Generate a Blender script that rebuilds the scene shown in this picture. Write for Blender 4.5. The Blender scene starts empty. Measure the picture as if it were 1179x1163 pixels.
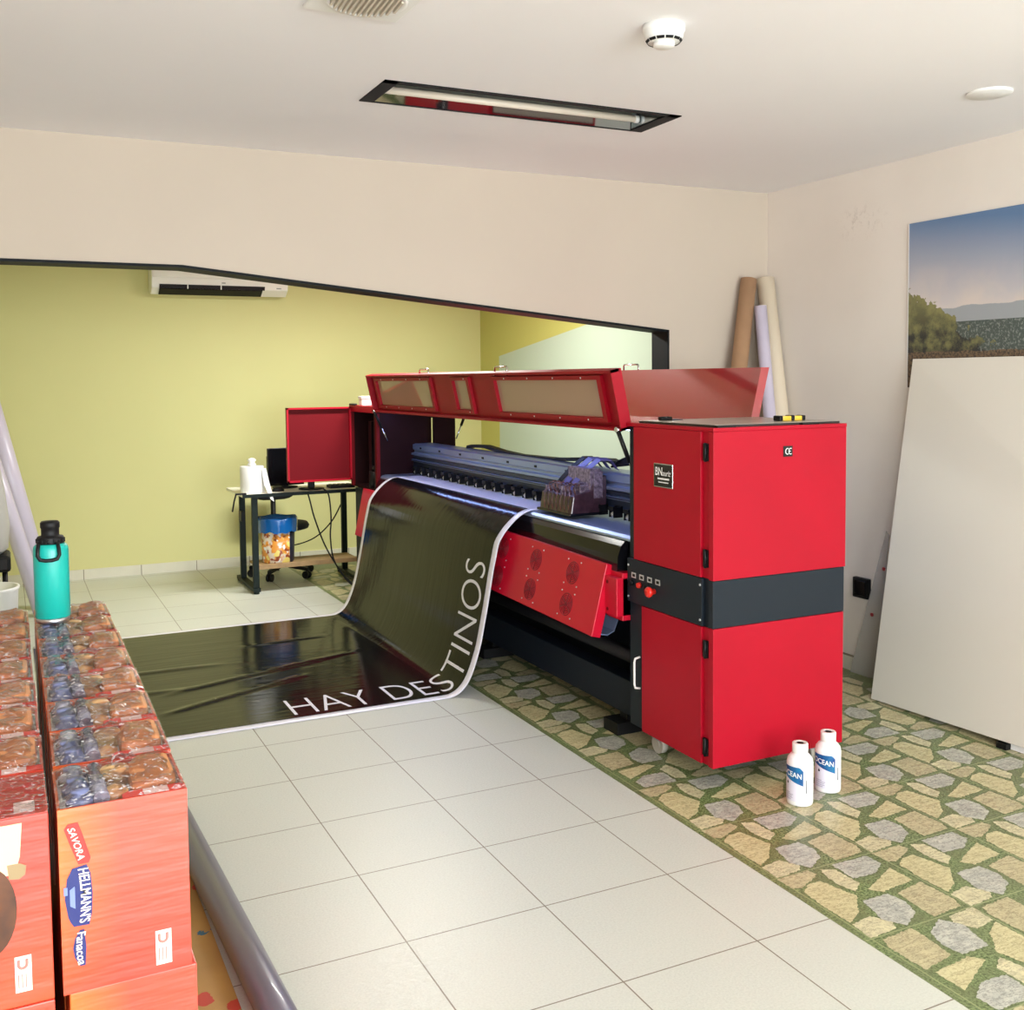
import bpy, bmesh, math, random
from mathutils import Vector, Matrix
random.seed(7)
sc = bpy.context.scene
COL = sc.collection
PI = math.pi

# ------------------------------------------------------------------ helpers
def lin(c):
    c = c/255.0
    return c/12.92 if c <= 0.04045 else ((c+0.055)/1.055)**2.4
def rgb(r, g, b): return (lin(r), lin(g), lin(b), 1.0)

class MB:
    """collects shapes (world or local coordinates) for ONE mesh object"""
    def __init__(s): s.v = []; s.f = []; s.mi = []; s.sm = []
    def add(s, verts, faces, mi=0, smooth=False):
        o = len(s.v); s.v += [tuple(p) for p in verts]
        for f in faces: s.f.append([i+o for i in f]); s.mi.append(mi); s.sm.append(smooth)
        return s
    def box(s, lo, hi, mi=0, M=None):
        x0, y0, z0 = lo; x1, y1, z1 = hi
        vs = [(x0,y0,z0),(x1,y0,z0),(x1,y1,z0),(x0,y1,z0),(x0,y0,z1),(x1,y0,z1),(x1,y1,z1),(x0,y1,z1)]
        if M is not None: vs = [M @ Vector(p) for p in vs]
        return s.add(vs, [(0,3,2,1),(4,5,6,7),(0,1,5,4),(1,2,6,5),(2,3,7,6),(3,0,4,7)], mi)
    def hexa(s, a, b, mi=0):
        """a, b: two quads (4 points each) joined"""
        return s.add(list(a)+list(b), [(3,2,1,0),(4,5,6,7),(0,1,5,4),(1,2,6,5),(2,3,7,6),(3,0,4,7)], mi)
    def prism(s, poly, d, mi=0, smooth=False):
        """poly: list of 3d points, extruded by vector d"""
        n = len(poly); d = Vector(d)
        vs = [Vector(p) for p in poly] + [Vector(p)+d for p in poly]
        fs = [tuple(range(n))[::-1], tuple(range(n, 2*n))]
        s.add(vs, fs, mi)
        o = len(s.v)-2*n
        for i in range(n):
            j = (i+1) % n
            s.f.append([o+i, o+j, o+n+j, o+n+i]); s.mi.append(mi); s.sm.append(smooth)
        return s
    def cyl(s, p0, p1, r0, r1=None, n=20, mi=0, caps=True):
        p0 = Vector(p0); p1 = Vector(p1); r1 = r0 if r1 is None else r1
        a = (p1-p0).normalized(); u = a.orthogonal().normalized(); w = a.cross(u)
        vs = []
        for p, r in ((p0, r0), (p1, r1)):
            for i in range(n):
                t = 2*PI*i/n; vs.append(p + u*(r*math.cos(t)) + w*(r*math.sin(t)))
        s.add(vs, [(i, (i+1) % n, n+(i+1) % n, n+i) for i in range(n)], mi, True)
        if caps:
            o = len(s.v)-2*n
            s.f.append([o+i for i in range(n)][::-1]); s.mi.append(mi); s.sm.append(False)
            s.f.append([o+n+i for i in range(n)]); s.mi.append(mi); s.sm.append(False)
        return s
    def lathe(s, prof, c=(0,0,0), n=32, mi=0, axis=None):
        vs = []; fs = []; c = Vector(c)
        R = Matrix.Identity(3) if axis is None else Vector((0,0,1)).rotation_difference(Vector(axis)).to_matrix()
        m = len(prof)
        for r, z in prof:
            for i in range(n):
                t = 2*PI*i/n; vs.append(c + R @ Vector((r*math.cos(t), r*math.sin(t), z)))
        for k in range(m-1):
            for i in range(n):
                fs.append((k*n+i, k*n+(i+1) % n, (k+1)*n+(i+1) % n, (k+1)*n+i))
        s.add(vs, fs, mi, True)
        o = len(s.v)-n*m
        if prof[0][0] > 1e-4: s.f.append([o+i for i in range(n)][::-1]); s.mi.append(mi); s.sm.append(False)
        if prof[-1][0] > 1e-4: s.f.append([o+(m-1)*n+i for i in range(n)]); s.mi.append(mi); s.sm.append(False)
        return s
    def tube(s, pts, r, n=8, mi=0, closed=False):
        pts = [Vector(p) for p in pts]; m = len(pts); vs = []; fs = []
        up = None
        for k, p in enumerate(pts):
            if closed: t = pts[(k+1) % m]-pts[k-1]
            else: t = pts[min(k+1, m-1)]-pts[max(k-1, 0)]
            t.normalize()
            if up is None: up = t.orthogonal().normalized()
            up = (up - t*up.dot(t))
            if up.length < 1e-5: up = t.orthogonal()
            up.normalize(); w = t.cross(up)
            for i in range(n):
                a = 2*PI*i/n; vs.append(p + up*(r*math.cos(a)) + w*(r*math.sin(a)))
        for k in range(m if closed else m-1):
            k2 = (k+1) % m
            for i in range(n): fs.append((k*n+i, k*n+(i+1) % n, k2*n+(i+1) % n, k2*n+i))
        s.add(vs, fs, mi, True)
        if not closed:
            o = len(s.v)-n*m
            s.f.append([o+i for i in range(n)][::-1]); s.mi.append(mi); s.sm.append(False)
            s.f.append([o+(m-1)*n+i for i in range(n)]); s.mi.append(mi); s.sm.append(False)
        return s
    def ribbon(s, pts, w, th, mi=0):
        """flat strip along pts, w = half-width vector, th = thickness vector"""
        w = Vector(w); th = Vector(th); pts = [Vector(p) for p in pts]; m = len(pts)
        vs = []
        for p in pts: vs += [p-w, p+w, p+w+th, p-w+th]
        fs = [(0,1,2,3), (4*m-4, 4*m-1, 4*m-2, 4*m-3)]
        for k in range(m-1):
            a = 4*k; b = a+4
            for i in range(4): fs.append((a+i, b+i, b+(i+1) % 4, a+(i+1) % 4))
        return s.add(vs, fs, mi, False)
    def build(s, name, mats, parent=None, bevel=0, seg=2):
        org = Vector((0,0,0)) if parent is None else WLOC.get(parent.name, Vector((0,0,0)))
        me = bpy.data.meshes.new(name)
        me.from_pydata([tuple(Vector(p)-org) for p in s.v], [], s.f)
        if not isinstance(mats, (list, tuple)): mats = [mats]
        for m in mats: me.materials.append(m)
        me.polygons.foreach_set('material_index', s.mi); me.polygons.foreach_set('use_smooth', s.sm)
        bm = bmesh.new(); bm.from_mesh(me); bmesh.ops.recalc_face_normals(bm, faces=bm.faces); bm.to_mesh(me); bm.free()
        me.update()
        o = bpy.data.objects.new(name, me); COL.objects.link(o)
        if parent is not None: o.parent = parent; WLOC[o.name] = org
        if bevel:
            b = o.modifiers.new('bevel', 'BEVEL'); b.width = bevel; b.segments = seg; b.limit_method = 'ANGLE'; b.angle_limit = 0.6
        return o
WLOC = {}

def thing(name, label, cat, loc=(0,0,0), group=None):
    o = bpy.data.objects.new(name, None); COL.objects.link(o); o.location = loc
    o.empty_display_size = 0.05
    WLOC[o.name] = Vector(loc); tag(o, label, cat, group); return o
def tag(o, label, cat, group=None):
    o['label'] = label; o['category'] = cat
    if group: o['group'] = group
    return o
def struct(o): o['kind'] = 'structure'; return o
def copy_tree(o, parent=None):
    c = o.copy(); COL.objects.link(c)
    if parent is not None: c.parent = parent
    for ch in list(o.children): copy_tree(ch, c)
    return c

# ------------------------------------------------------------------ materials
def mat(name, col, rough=0.5, metal=0.0, coat=0.0, bump=0.0, bscale=200.0, var=0.0, vscale=6.0, spec=0.5, coat_rough=0.05, col2=None):
    m = bpy.data.materials.new(name); m.use_nodes = True
    nt = m.node_tree; b = nt.nodes['Principled BSDF']
    b.inputs['Base Color'].default_value = col; b.inputs['Roughness'].default_value = rough
    b.inputs['Metallic'].default_value = metal; b.inputs['Coat Weight'].default_value = coat
    b.inputs['Coat Roughness'].default_value = coat_rough; b.inputs['Specular IOR Level'].default_value = spec
    g = nt.nodes.new('ShaderNodeNewGeometry')
    if var or col2:
        n = nt.nodes.new('ShaderNodeTexNoise'); n.inputs['Scale'].default_value = vscale; n.inputs['Detail'].default_value = 4
        nt.links.new(g.outputs['Position'], n.inputs['Vector'])
        mx = nt.nodes.new('ShaderNodeMix'); mx.data_type = 'RGBA'
        c2 = col2 or tuple(max(0, c*(1-var)) for c in col[:3]) + (1,)
        mx.inputs['A'].default_value = col; mx.inputs['B'].default_value = c2
        r = nt.nodes.new('ShaderNodeMapRange'); r.inputs[1].default_value = 0.35; r.inputs[2].default_value = 0.7
        nt.links.new(n.outputs['Fac'], r.inputs[0]); nt.links.new(r.outputs[0], mx.inputs['Factor'])
        nt.links.new(mx.outputs['Result'], b.inputs['Base Color'])
    if bump:
        n2 = nt.nodes.new('ShaderNodeTexNoise'); n2.inputs['Scale'].default_value = bscale; n2.inputs['Detail'].default_value = 3
        nt.links.new(g.outputs['Position'], n2.inputs['Vector'])
        bp = nt.nodes.new('ShaderNodeBump'); bp.inputs['Strength'].default_value = bump; bp.inputs['Distance'].default_value = 0.002
        nt.links.new(n2.outputs['Fac'], bp.inputs['Height']); nt.links.new(bp.outputs['Normal'], b.inputs['Normal'])
    return m

class NT:
    """tiny node-graph helper"""
    def __init__(s, name, rough=0.5):
        s.m = bpy.data.materials.new(name); s.m.use_nodes = True; s.t = s.m.node_tree; s.b = s.t.nodes['Principled BSDF']
        s.b.inputs['Roughness'].default_value = rough
    def n(s, ty, **kw):
        x = s.t.nodes.new(ty)
        for k, v in kw.items(): setattr(x, k, v)
        return x
    def l(s, a, b): s.t.links.new(a, b)
    def math(s, op, a, b=None, c=None, clamp=False):
        x = s.n('ShaderNodeMath', operation=op); x.use_clamp = clamp
        for i, v in enumerate((a, b, c)):
            if v is None: continue
            if isinstance(v, (int, float)): x.inputs[i].default_value = v
            else: s.l(v, x.inputs[i])
        return x.outputs[0]
    def mix(s, fac, a, b):
        x = s.n('ShaderNodeMix', data_type='RGBA')
        for sock, v in (('Factor', fac), ('A', a), ('B', b)):
            if isinstance(v, (int, float, tuple)): x.inputs[sock].default_value = v
            else: s.l(v, x.inputs[sock])
        return x.outputs['Result']
    def pos(s):
        g = s.n('ShaderNodeNewGeometry'); x = s.n('ShaderNodeSeparateXYZ'); s.l(g.outputs['Position'], x.inputs[0])
        return g.outputs['Position'], x.outputs[0], x.outputs[1], x.outputs[2]
    def noise(s, vec, scale, detail=4, rough=.5):
        x = s.n('ShaderNodeTexNoise'); x.inputs['Scale'].default_value = scale; x.inputs['Detail'].default_value = detail
        x.inputs['Roughness'].default_value = rough
        s.l(vec, x.inputs['Vector']); return x.outputs['Fac']
    def rng(s, v, a, b, c=0.0, d=1.0):
        x = s.n('ShaderNodeMapRange'); s.l(v, x.inputs[0])
        for i, q in enumerate((a, b, c, d)): x.inputs[i+1].default_value = q
        return x.outputs[0]
    def bump(s, h, strength=.3, dist=.002):
        x = s.n('ShaderNodeBump'); x.inputs['Strength'].default_value = strength; x.inputs['Distance'].default_value = dist
        s.l(h, x.inputs['Height']); s.l(x.outputs['Normal'], s.b.inputs['Normal'])

# white ceramic floor tile, 45 cm grid with thin grey grout
def tile_mat():
    k = NT('floor_tile', .4); P, x, y, z = k.pos()
    def line(v):
        q = k.math('ADD', v, 45.0); q = k.math('DIVIDE', q, .45); q = k.math('FRACT', q)
        q = k.math('SUBTRACT', q, .5); q = k.math('ABSOLUTE', q); return k.math('GREATER_THAN', q, .5-.0048)
    g = k.math('MAXIMUM', line(x), line(y))
    sp = k.rng(k.noise(P, 160, 2), .35, .75)
    base = k.mix(sp, rgb(208, 211, 200), rgb(194, 197, 186))
    big = k.rng(k.noise(P, 1.6, 3), .3, .7)
    base = k.mix(k.math('MULTIPLY', big, .35), base, rgb(214, 211, 198))
    k.l(k.mix(g, base, rgb(128, 118, 100)), k.b.inputs['Base Color'])
    k.l(k.rng(k.noise(P, 90, 2), .3, .7, .34, .5), k.b.inputs['Roughness'])
    h = k.math('SUBTRACT', k.math('MULTIPLY', k.noise(P, 120, 2), .25), k.math('MULTIPLY', g, 1.0)); k.bump(h, .25, .0012)
    return k.m
# printed green grass between the stones
def grass_mat():
    k = NT('floor_grass_print', .35); P, x, y, z = k.pos()
    n1 = k.rng(k.noise(P, 130, 3, .7), .42, .58); n2 = k.rng(k.noise(P, 9, 2), .35, .65)
    c = k.mix(n1, rgb(74, 94, 50), rgb(146, 162, 108)); c = k.mix(k.math('MULTIPLY', n2, .6), c, rgb(108, 112, 76))
    def line(v, off):
        q = k.math('SUBTRACT', v, off); q = k.math('ADD', q, 40.5); q = k.math('DIVIDE', q, .405); q = k.math('FRACT', q)
        q = k.math('SUBTRACT', q, .5); q = k.math('ABSOLUTE', q); return k.math('GREATER_THAN', q, .5-.006)
    g = k.math('MAXIMUM', line(x, .298), line(y, -2.39))
    k.l(k.mix(g, c, rgb(150, 158, 112)), k.b.inputs['Base Color'])
    return k.m
def stone_mat(name, a, b, crack):
    k = NT(name, .35); P, x, y, z = k.pos()
    n1 = k.rng(k.noise(P, 22, 6, .65), .35, .68); n2 = k.rng(k.noise(P, 95, 4, .7), .5, .66)
    mp = k.n('ShaderNodeMapping'); mp.inputs['Scale'].default_value = (1,3.2,1); mp.inputs['Rotation'].default_value = (0,0,.5); k.l(P, mp.inputs[0])
    n3 = k.math('ABSOLUTE', k.math('SUBTRACT', k.noise(mp.outputs[0], 11, 5, .7), .5)); n3 = k.rng(n3, .03, .0)
    c = k.mix(n1, a, b); c = k.mix(k.math('MULTIPLY', n2, .5), c, crack); c = k.mix(k.math('MULTIPLY', n3, .7), c, crack)
    k.l(c, k.b.inputs['Base Color']); return k.m

M = {}
M['tile'] = tile_mat(); M['grass'] = grass_mat()
M['st_cream'] = stone_mat('stone_cream', rgb(214, 206, 160), rgb(200, 190, 144), rgb(150, 136, 96))
M['st_pale'] = stone_mat('stone_pale', rgb(222, 214, 172), rgb(200, 192, 156), rgb(146, 138, 110))
M['st_grey'] = stone_mat('stone_grey', rgb(204, 203, 188), rgb(176, 176, 166), rgb(120, 120, 112))
M['st_tan'] = stone_mat('stone_tan', rgb(206, 196, 154), rgb(186, 176, 138), rgb(134, 118, 90))
M['beige'] = mat('beige_wall_paint', rgb(197, 184, 168), .75, var=.05, vscale=1.2, bump=.06, bscale=120)
M['ceil'] = mat('ceiling_paint', rgb(244, 242, 243), .8, var=.03, vscale=.8)
M['yellow'] = mat('yellow_wall_paint', rgb(210, 207, 146), .65, var=.04, vscale=1.0, bump=.05, bscale=120)
k = NT('right_wall_paint', .7); P, x, y, z = k.pos()
c = k.mix(k.rng(k.noise(P, 1.2, 4), .35, .7), rgb(234, 226, 216), rgb(226, 217, 206))
dy_ = k.math('MULTIPLY', k.math('ADD', y, .33), 4.5); dz_ = k.math('MULTIPLY', k.math('SUBTRACT', z, 2.43), 9.0)
rr_ = k.math('SQRT', k.math('ADD', k.math('MULTIPLY', dy_, dy_), k.math('MULTIPLY', dz_, dz_)))
st = k.math('MULTIPLY', k.rng(rr_, 1.0, .2), k.rng(k.noise(P, 34, 4, .7), .5, .62))
k.l(k.mix(k.math('MULTIPLY', st, .35), c, rgb(170, 156, 142)), k.b.inputs['Base Color']); M['whitewall'] = k.m
M['black_trim'] = mat('black_trim', rgb(12, 17, 22), .6, spec=.2)
M['skirting'] = mat('skirting_tile', rgb(214, 210, 192), .35, var=.06, vscale=9)
M['joint'] = mat('skirting_joint', rgb(130, 122, 104), .8)
M['red'] = mat('red_powder_coat', rgb(174, 0, 33), .5, spec=.26, coat=.06, coat_rough=.2, bump=.04, bscale=500, var=.08, vscale=3)
M['dkred'] = mat('dark_red_paint', rgb(104, 2, 14), .6, spec=.2)
M['maroon'] = mat('maroon_interior', rgb(32, 4, 9), .7, spec=.15)
M['redgloss'] = mat('glossy_red_sheet', rgb(170, 16, 36), .3, coat=1.0, coat_rough=.08)
M['redgloss'].node_tree.nodes['Principled BSDF'].inputs['Coat IOR'].default_value = 2.1
M['coverred'] = mat('cover_red', rgb(158, 2, 28), .5, spec=.3)
M['charcoal'] = mat('charcoal_paint', rgb(30, 38, 46), .5, spec=.25, bump=.04, bscale=500)
M['navy'] = mat('navy_steel', rgb(20, 28, 40), .5, spec=.3)
M['black'] = mat('black_plastic', rgb(14, 14, 16), .5, spec=.3)
M['blackgloss'] = mat('black_gloss', rgb(14, 14, 18), .15)
M['alu'] = mat('blue_anodised_aluminium', rgb(150, 166, 196), .34, metal=.7, bump=.03, bscale=60)
M['aludark'] = mat('dark_aluminium', rgb(58, 68, 90), .4, metal=.5)
M['steel'] = mat('steel', rgb(196, 198, 200), .28, metal=1.0)
M['chrome'] = mat('chrome', rgb(214, 214, 216), .12, metal=1.0)
M['white'] = mat('white_plastic', rgb(238, 238, 234), .4)
M['whitem'] = mat('white_matte', rgb(240, 240, 238), .7)
M['grey'] = mat('grey_plastic', rgb(140, 142, 146), .45)
M['screw'] = mat('screw_heads', rgb(220, 222, 226), .3, metal=.6)
M['redbtn'] = mat('red_button', rgb(226, 40, 30), .3, coat=.3)

# ------------------------------------------------------------------ room
XR = 2.25; YB = .422; YB2 = .572; YY = 4.6; H = 2.70; XL = -3.0; XL2 = -2.2; YF = -8.6; XE = .27

fl = MB()
fl.add([(XL,YF,0),(XE,YF,0),(XE,YY,0),(XL,YY,0)], [(0,1,2,3)], 0)
fl.add([(XE,YF,0),(XR,YF,0),(XR,YY,0),(XE,YY,0)], [(0,1,2,3)], 1)
# one printed stone tile (40.5 cm), stones as flat polygons with ragged outlines
T = .405
STONES = [
 (2, [(.0,.397),(.006,.332),(.03,.325),(.086,.350),(.127,.369),(.12,.398)]),
 (3, [(.018,.288),(.06,.322),(.108,.324),(.138,.206),(.072,.132),(.012,.10),(.012,.204)]),
 (5, [(.165,.384),(.205,.362),(.208,.267),(.161,.234),(.150,.29),(.152,.33)]),
 (4, [(.226,.392),(.363,.391),(.369,.333),(.306,.296),(.222,.298)]),
 (3, [(.213,.222),(.371,.292),(.371,.204),(.24,.190)]),
 (4, [(.140,.168),(.236,.168),(.245,.11),(.222,.055),(.149,.014),(.113,.067)]),
 (2, [(.275,.156),(.387,.176),(.390,.06),(.376,.022),(.262,.014),(.268,.09)]),
 (5, [(.012,.08),(.087,.092),(.118,.040),(.10,.014),(.006,.006)]),
]
rs = random.Random(3)
def ragged(poly):
    out = []
    n = len(poly)
    for i in range(n):
        a = Vector(poly[i]); b = Vector(poly[(i+1) % n]); d = b-a; nn = Vector((-d.y, d.x)).normalized()
        m = max(2, int(d.length/.0065))
        for q in range(m):
            out.append(a + d*(q/m) + (nn*rs.uniform(-.003, .003) if q else Vector((0,0))))
    return out
def inflate(p, m=.0065):
    c = sum((Vector(q) for q in p), Vector((0,0)))/len(p); out = []
    for q in p:
        d = Vector(q)-c; out.append(c + d*(1+m/max(d.length,.02)))
    return out
VAR = [[(mi, ragged(inflate(p))) for mi, p in STONES] for _ in range(3)]
VAR += [[(mi, [Vector((T,T))-q for q in p]) for mi, p in VAR[0]]]
for i in range(0, 5):
    for j in range(-10, 18):
        ox = .298+i*T; oy = -2.39+j*T
        for mi, p in (VAR[3] if j % 4 == 3 else VAR[(i+j) % 3]):
            pts = [(min(ox+q.x, XR-.001), oy+q.y, .0006) for q in p]
            if pts[0][0] > XR-.05 or pts[0][1] > YY-.4 or max(q.x+ox for q in p) > XR: continue
            fl.add(pts, [tuple(range(len(pts)))], mi)
o = fl.build('floor', [M['tile'], M['grass'], M['st_tan'], M['st_cream'], M['st_grey'], M['st_pale']]); struct(o)

def wall(name, poly, d, m): return struct(MB().prism(poly, d).build(name, m))
# wall with the opening into the yellow room
zk, zr, xk, xo = 2.148, 1.882, -1.132, 1.541
wall('wall_back', [(XL,YB,0),(XL2,YB,0),(XL2,YB,zk),(xk,YB,zk),(xo,YB,zr),(xo,YB,0),(XR,YB,0),(XR,YB,H),(XL,YB,H)], (0,YB2-YB,0), M['beige'])
# black lining of the opening
tr = MB()
e = .012
def strip(a, b, n):
    a0 = Vector((a[0],YB-.006,a[1])); b0 = Vector((b[0],YB-.006,b[1])); n = Vector((n[0],0,n[1]))*e
    d = Vector((0,YB2-YB+.012,0)); tr.hexa([a0,b0,b0+n,a0+n],[a0+d,b0+d,b0+n+d,a0+n+d])
strip((XL2,zk),(xk,zk),(0,-1)); strip((xk,zk),(xo,zr),(0,-1)); strip((xo,zr),(xo,0),(-1,0)); strip((XL2,0),(XL2,zk),(1,0))
struct(tr.build('trim_1', M['black_trim']))
wall('wall_far', [(XL2-.15,YY,0),(XR+.15,YY,0),(XR+.15,YY,H),(XL2-.15,YY,H)], (0,.15,0), M['yellow'])
wall('wall_far_left', [(XL2,YB2,0),(XL2,YY,0),(XL2,YY,H),(XL2,YB2,H)], (-.15,0,0), M['yellow'])
# right wall of the far room: yellow above, pale green painted field with a slanted top edge
k = NT('two_tone_wall_paint', .6); P, x, y, z = k.pos()
lim = k.math('ADD', k.math('MULTIPLY', y, -.1309), 2.3677)
f = k.math('MULTIPLY', k.math('LESS_THAN', z, lim), k.math('LESS_THAN', y, 4.185))
k.l(k.mix(f, rgb(182, 178, 98), rgb(178, 192, 174)), k.b.inputs['Base Color']); M['twotone'] = k.m
wall('wall_far_right', [(XR,YB2,0),(XR,YY,0),(XR,YY,H),(XR,YB2,H)], (.15,0,0), M['twotone'])
wall('wall_right', [(XR,YF,0),(XR,YB2,0),(XR,YB2,H),(XR,YF,H)], (.15,0,0), M['whitewall'])
lw = MB(); qa, qb = -7.6, -5.8
lw.box((XL-.15,YF,0),(XL,qa,H)); lw.box((XL-.15,qb,0),(XL,YB,H)); lw.box((XL-.15,qa,0),(XL,qb,.65)); lw.box((XL-.15,qa,2.35),(XL,qb,H)); struct(lw.build('wall_left', M['beige']))
lw = MB()
for yy in (qa, (qa+qb)/2-.02, qb-.04): lw.box((XL-.10,yy,.65),(XL-.05,yy+.04,2.35))
struct(lw.build('added_fill_window', M['black_trim']))  # unseen window added so a fill light can brighten the right wall
# front wall with the shop window behind the camera
wx0, wx1, wz0, wz1 = -2.6, 1.6, .35, 2.5
fw = MB()
for a, b in (((XL,wz0*0),(wx0,H)), ((wx1,0),(XR,H)), ((wx0,0),(wx1,wz0)), ((wx0,wz1),(wx1,H))):
    fw.box((a[0],YF-.15,a[1]),(b[0],YF,b[1]))
struct(fw.build('wall_front', M['beige']))
wf = MB()
for xx in (wx0, wx0+(wx1-wx0)/3, wx0+2*(wx1-wx0)/3, wx1-.05): wf.box((xx,YF-.1,wz0),(xx+.05,YF-.05,wz1))
wf.box((wx0,YF-.1,wz0),(wx1,YF-.05,wz0+.05)); wf.box((wx0,YF-.1,wz1-.05),(wx1,YF-.05,wz1))
struct(wf.build('window_1', M['black_trim']))
# ceiling with a cut-out for the recessed lamp
lx0, lx1, ly0, ly1 = -.607, .69, -.905, -.598
ce = MB()
for a, b in (((XL,YF),(XR,ly0)), ((XL,ly1),(XR,YY)), ((XL,ly0),(lx0,ly1)), ((lx1,ly0),(XR,ly1))):
    ce.box((a[0],a[1],H),(b[0],b[1],H+.15))
struct(ce.build('ceiling', M['ceil']))
# skirting
sk = MB(); sk.box((XL2,YY-.012,0),(XR,YY,.082)); 
for q in range(-5, 6): sk.box((q*.45-.003,YY-.0125,0),(q*.45+.003,YY-.0119,.082),1)
struct(sk.build('baseboard_far', [M['skirting'], M['joint']]))
sk = MB(); sk.box((XR-.012,YF,0),(XR,YB,.075)); sk.box((XR-.013,YF,.075),(XR,YB,.082),1)
for q in range(-19, 1): sk.box((XR-.0125,q*.45-.003,0),(XR-.0119,q*.45+.003,.075),1)
struct(sk.build('baseboard_right', [M['skirting'], M['joint']]))
sk = MB(); sk.box((xo,YB-.012,0),(XR,YB,.075)); struct(sk.build('baseboard_back', M['skirting']))

# ------------------------------------------------------------------ the red wide-format printer
XF, XK = .526, 1.19
pr = thing('wide_format_printer', 'long red and charcoal wide-format printer with its covers raised, on the stone-print floor', 'printer', (.85, .95, 0))
y0, y1 = -1.344, -.735
# near end cabinet
b = MB(); b.box((XF+.014,y0+.03,.10),(XK-.02,y1,1.405)); b.build('end_cabinet', M['charcoal'], pr)
# end skin (faces the camera): red / charcoal / red
b = MB(); b.box((XF,y0,.833),(XK,y0+.03,1.405)); b.build('end_panel', M['red'], pr, .002)
b = MB(); b.box((XF,y0+.002,.648),(XK-.005,y0+.03,.8315)); b.build('cabinet_band', M['charcoal'], pr, .0015)
b = MB(); b.box((XF,y0,.10),(XK-.008,y0+.03,.6465)); b.build('end_panel', M['red'], pr, .002)
b = MB(); b.box((XF-.002,y0-.002,1.405),(XK,y1,1.42)); b.build('top_panel', M['red'], pr, .002)
# recessed red corner strip with hinges
b = MB(); b.box((XF+.008,y0+.03,.10),(XF+.02,y0+.078,.642)); b.box((XF+.008,y0+.03,.836),(XF+.02,y0+.078,1.405)); b.build('hinge_strip', M['red'], pr)
def hinge(z):
    h = MB(); yy = y0+.052
    h.box((XF-.002,yy-.017,z-.033),(XF+.008,yy+.012,z+.033)); h.cyl((XF-.003,yy-.004,z-.036),(XF-.003,yy-.004,z+.036),.006,n=10)
    return h
hz = (1.325, .914, .56, .173)
ud = MB(); ud.box((XF-.003,-1.266,.836),(XF+.0135,-.79,1.404)); ud = ud.build('upper_door', M['red'], pr, .002)
ld = MB(); ld.box((XF-.003,-1.270,.10),(XF+.0135,-.850,.642)); ld = ld.build('lower_door', M['red'], pr, .002)
for z in hz: hinge(z).build('hinge', M['black'], ud if z > .7 else ld)
h = MB(); h.tube([(XF-.004,-.838,.42),(XF-.028,-.838,.415),(XF-.032,-.838,.40),(XF-.032,-.838,.305),(XF-.028,-.838,.289),(XF-.004,-.838,.284)],.005)
o = h.build('handle', M['white'], ld); o['label'] = 'white bow handle'
# control band
b = MB(); b.box((XF-.001,-1.272,.645),(XF+.0135,-.735,.833)); cb = b.build('control_panel', M['charcoal'], pr, .0015)
for yy, zz in ((-.746,.804),(-.745,.667),(-1.262,.806),(-1.262,.668)): MB().cyl((XF-.004,yy,zz),(XF,yy,zz),.005,n=10).build('screw', M['screw'], cb)
for yy, zz, r, l, m in ((-.773,.730,.013,.012,'black'),(-.835,.729,.011,.014,'redbtn'),(-.893,.731,.012,.012,'black')):
    q = MB(); q.cyl((XF-l,yy,zz),(XF-.001,yy,zz),r,r*1.1,n=16)
    if m == 'black': q.box((XF-l-.006,yy-.003,zz-.010),(XF-l,yy+.003,zz+.010))
    q.build('button', M[m], cb)
q = MB(); q.lathe([(.012,0),(.012,.018),(.021,.022),(.023,.030),(.019,.038),(.001,.040)],(XF-.001,-.945,.722),20,0,(-1,0,0)); o = q.build('emergency_stop', M['redbtn'], cb); o['label'] = 'red mushroom emergency stop button'
for yy in (-.786,-.847,-.908,-.968):
    q = MB(); q.box((XF-.002,yy-.018,.753),(XF-.0005,yy+.016,.776)); q.box((XF-.0026,yy-.012,.758),(XF-.0018,yy+.008,.770),1); q.build('switch_label', [M['screw'], M['black']], cb)

# lettering helper: text as a flat mesh, mapped by fn(x, y)
def text_mesh(txt, size=1.0, shear=0.0, bold=0.0, mapfn=None, cuts=None):
    cu = bpy.data.curves.new('lettering', 'FONT'); cu.body = txt; cu.size = size; cu.shear = shear; cu.offset = bold; cu.resolution_u = 6
    ob = bpy.data.objects.new('lettering', cu); COL.objects.link(ob)
    dg = bpy.context.evaluated_depsgraph_get(); me = bpy.data.meshes.new_from_object(ob.evaluated_get(dg))
    bpy.data.objects.remove(ob)
    bm = bmesh.new(); bm.from_mesh(me); bpy.data.meshes.remove(me)
    bmesh.ops.remove_doubles(bm, verts=bm.verts, dist=1e-5)
    return bm
def bm_bounds(bm):
    xs = [v.co.x for v in bm.verts]; ys = [v.co.y for v in bm.verts]
    return min(xs), max(xs), min(ys), max(ys)
def text_into(mb, txt, fn, w=None, h=None, mi=0, shear=0.0, bold=0.0, cuts=0):
    """text normalised to 0..w, 0..h, then fn(u, v) -> 3d point"""
    bm = text_mesh(txt, 1.0, shear, bold); x0_, x1_, y0_, y1_ = bm_bounds(bm)
    sx = w/(x1_-x0_); sy = h/(y1_-y0_)
    for v in bm.verts: v.co = Vector(((v.co.x-x0_)*sx, (v.co.y-y0_)*sy, 0))
    for q in range(1, cuts):
        bmesh.ops.bisect_plane(bm, geom=bm.verts[:]+bm.edges[:]+bm.faces[:], plane_co=(w*q/cuts,0,0), plane_no=(1,0,0))
    bm.verts.index_update()
    mb.add([fn(v.co.x, v.co.y) for v in bm.verts], [[v.index for v in f.verts] for f in bm.faces], mi); bm.free()

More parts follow.
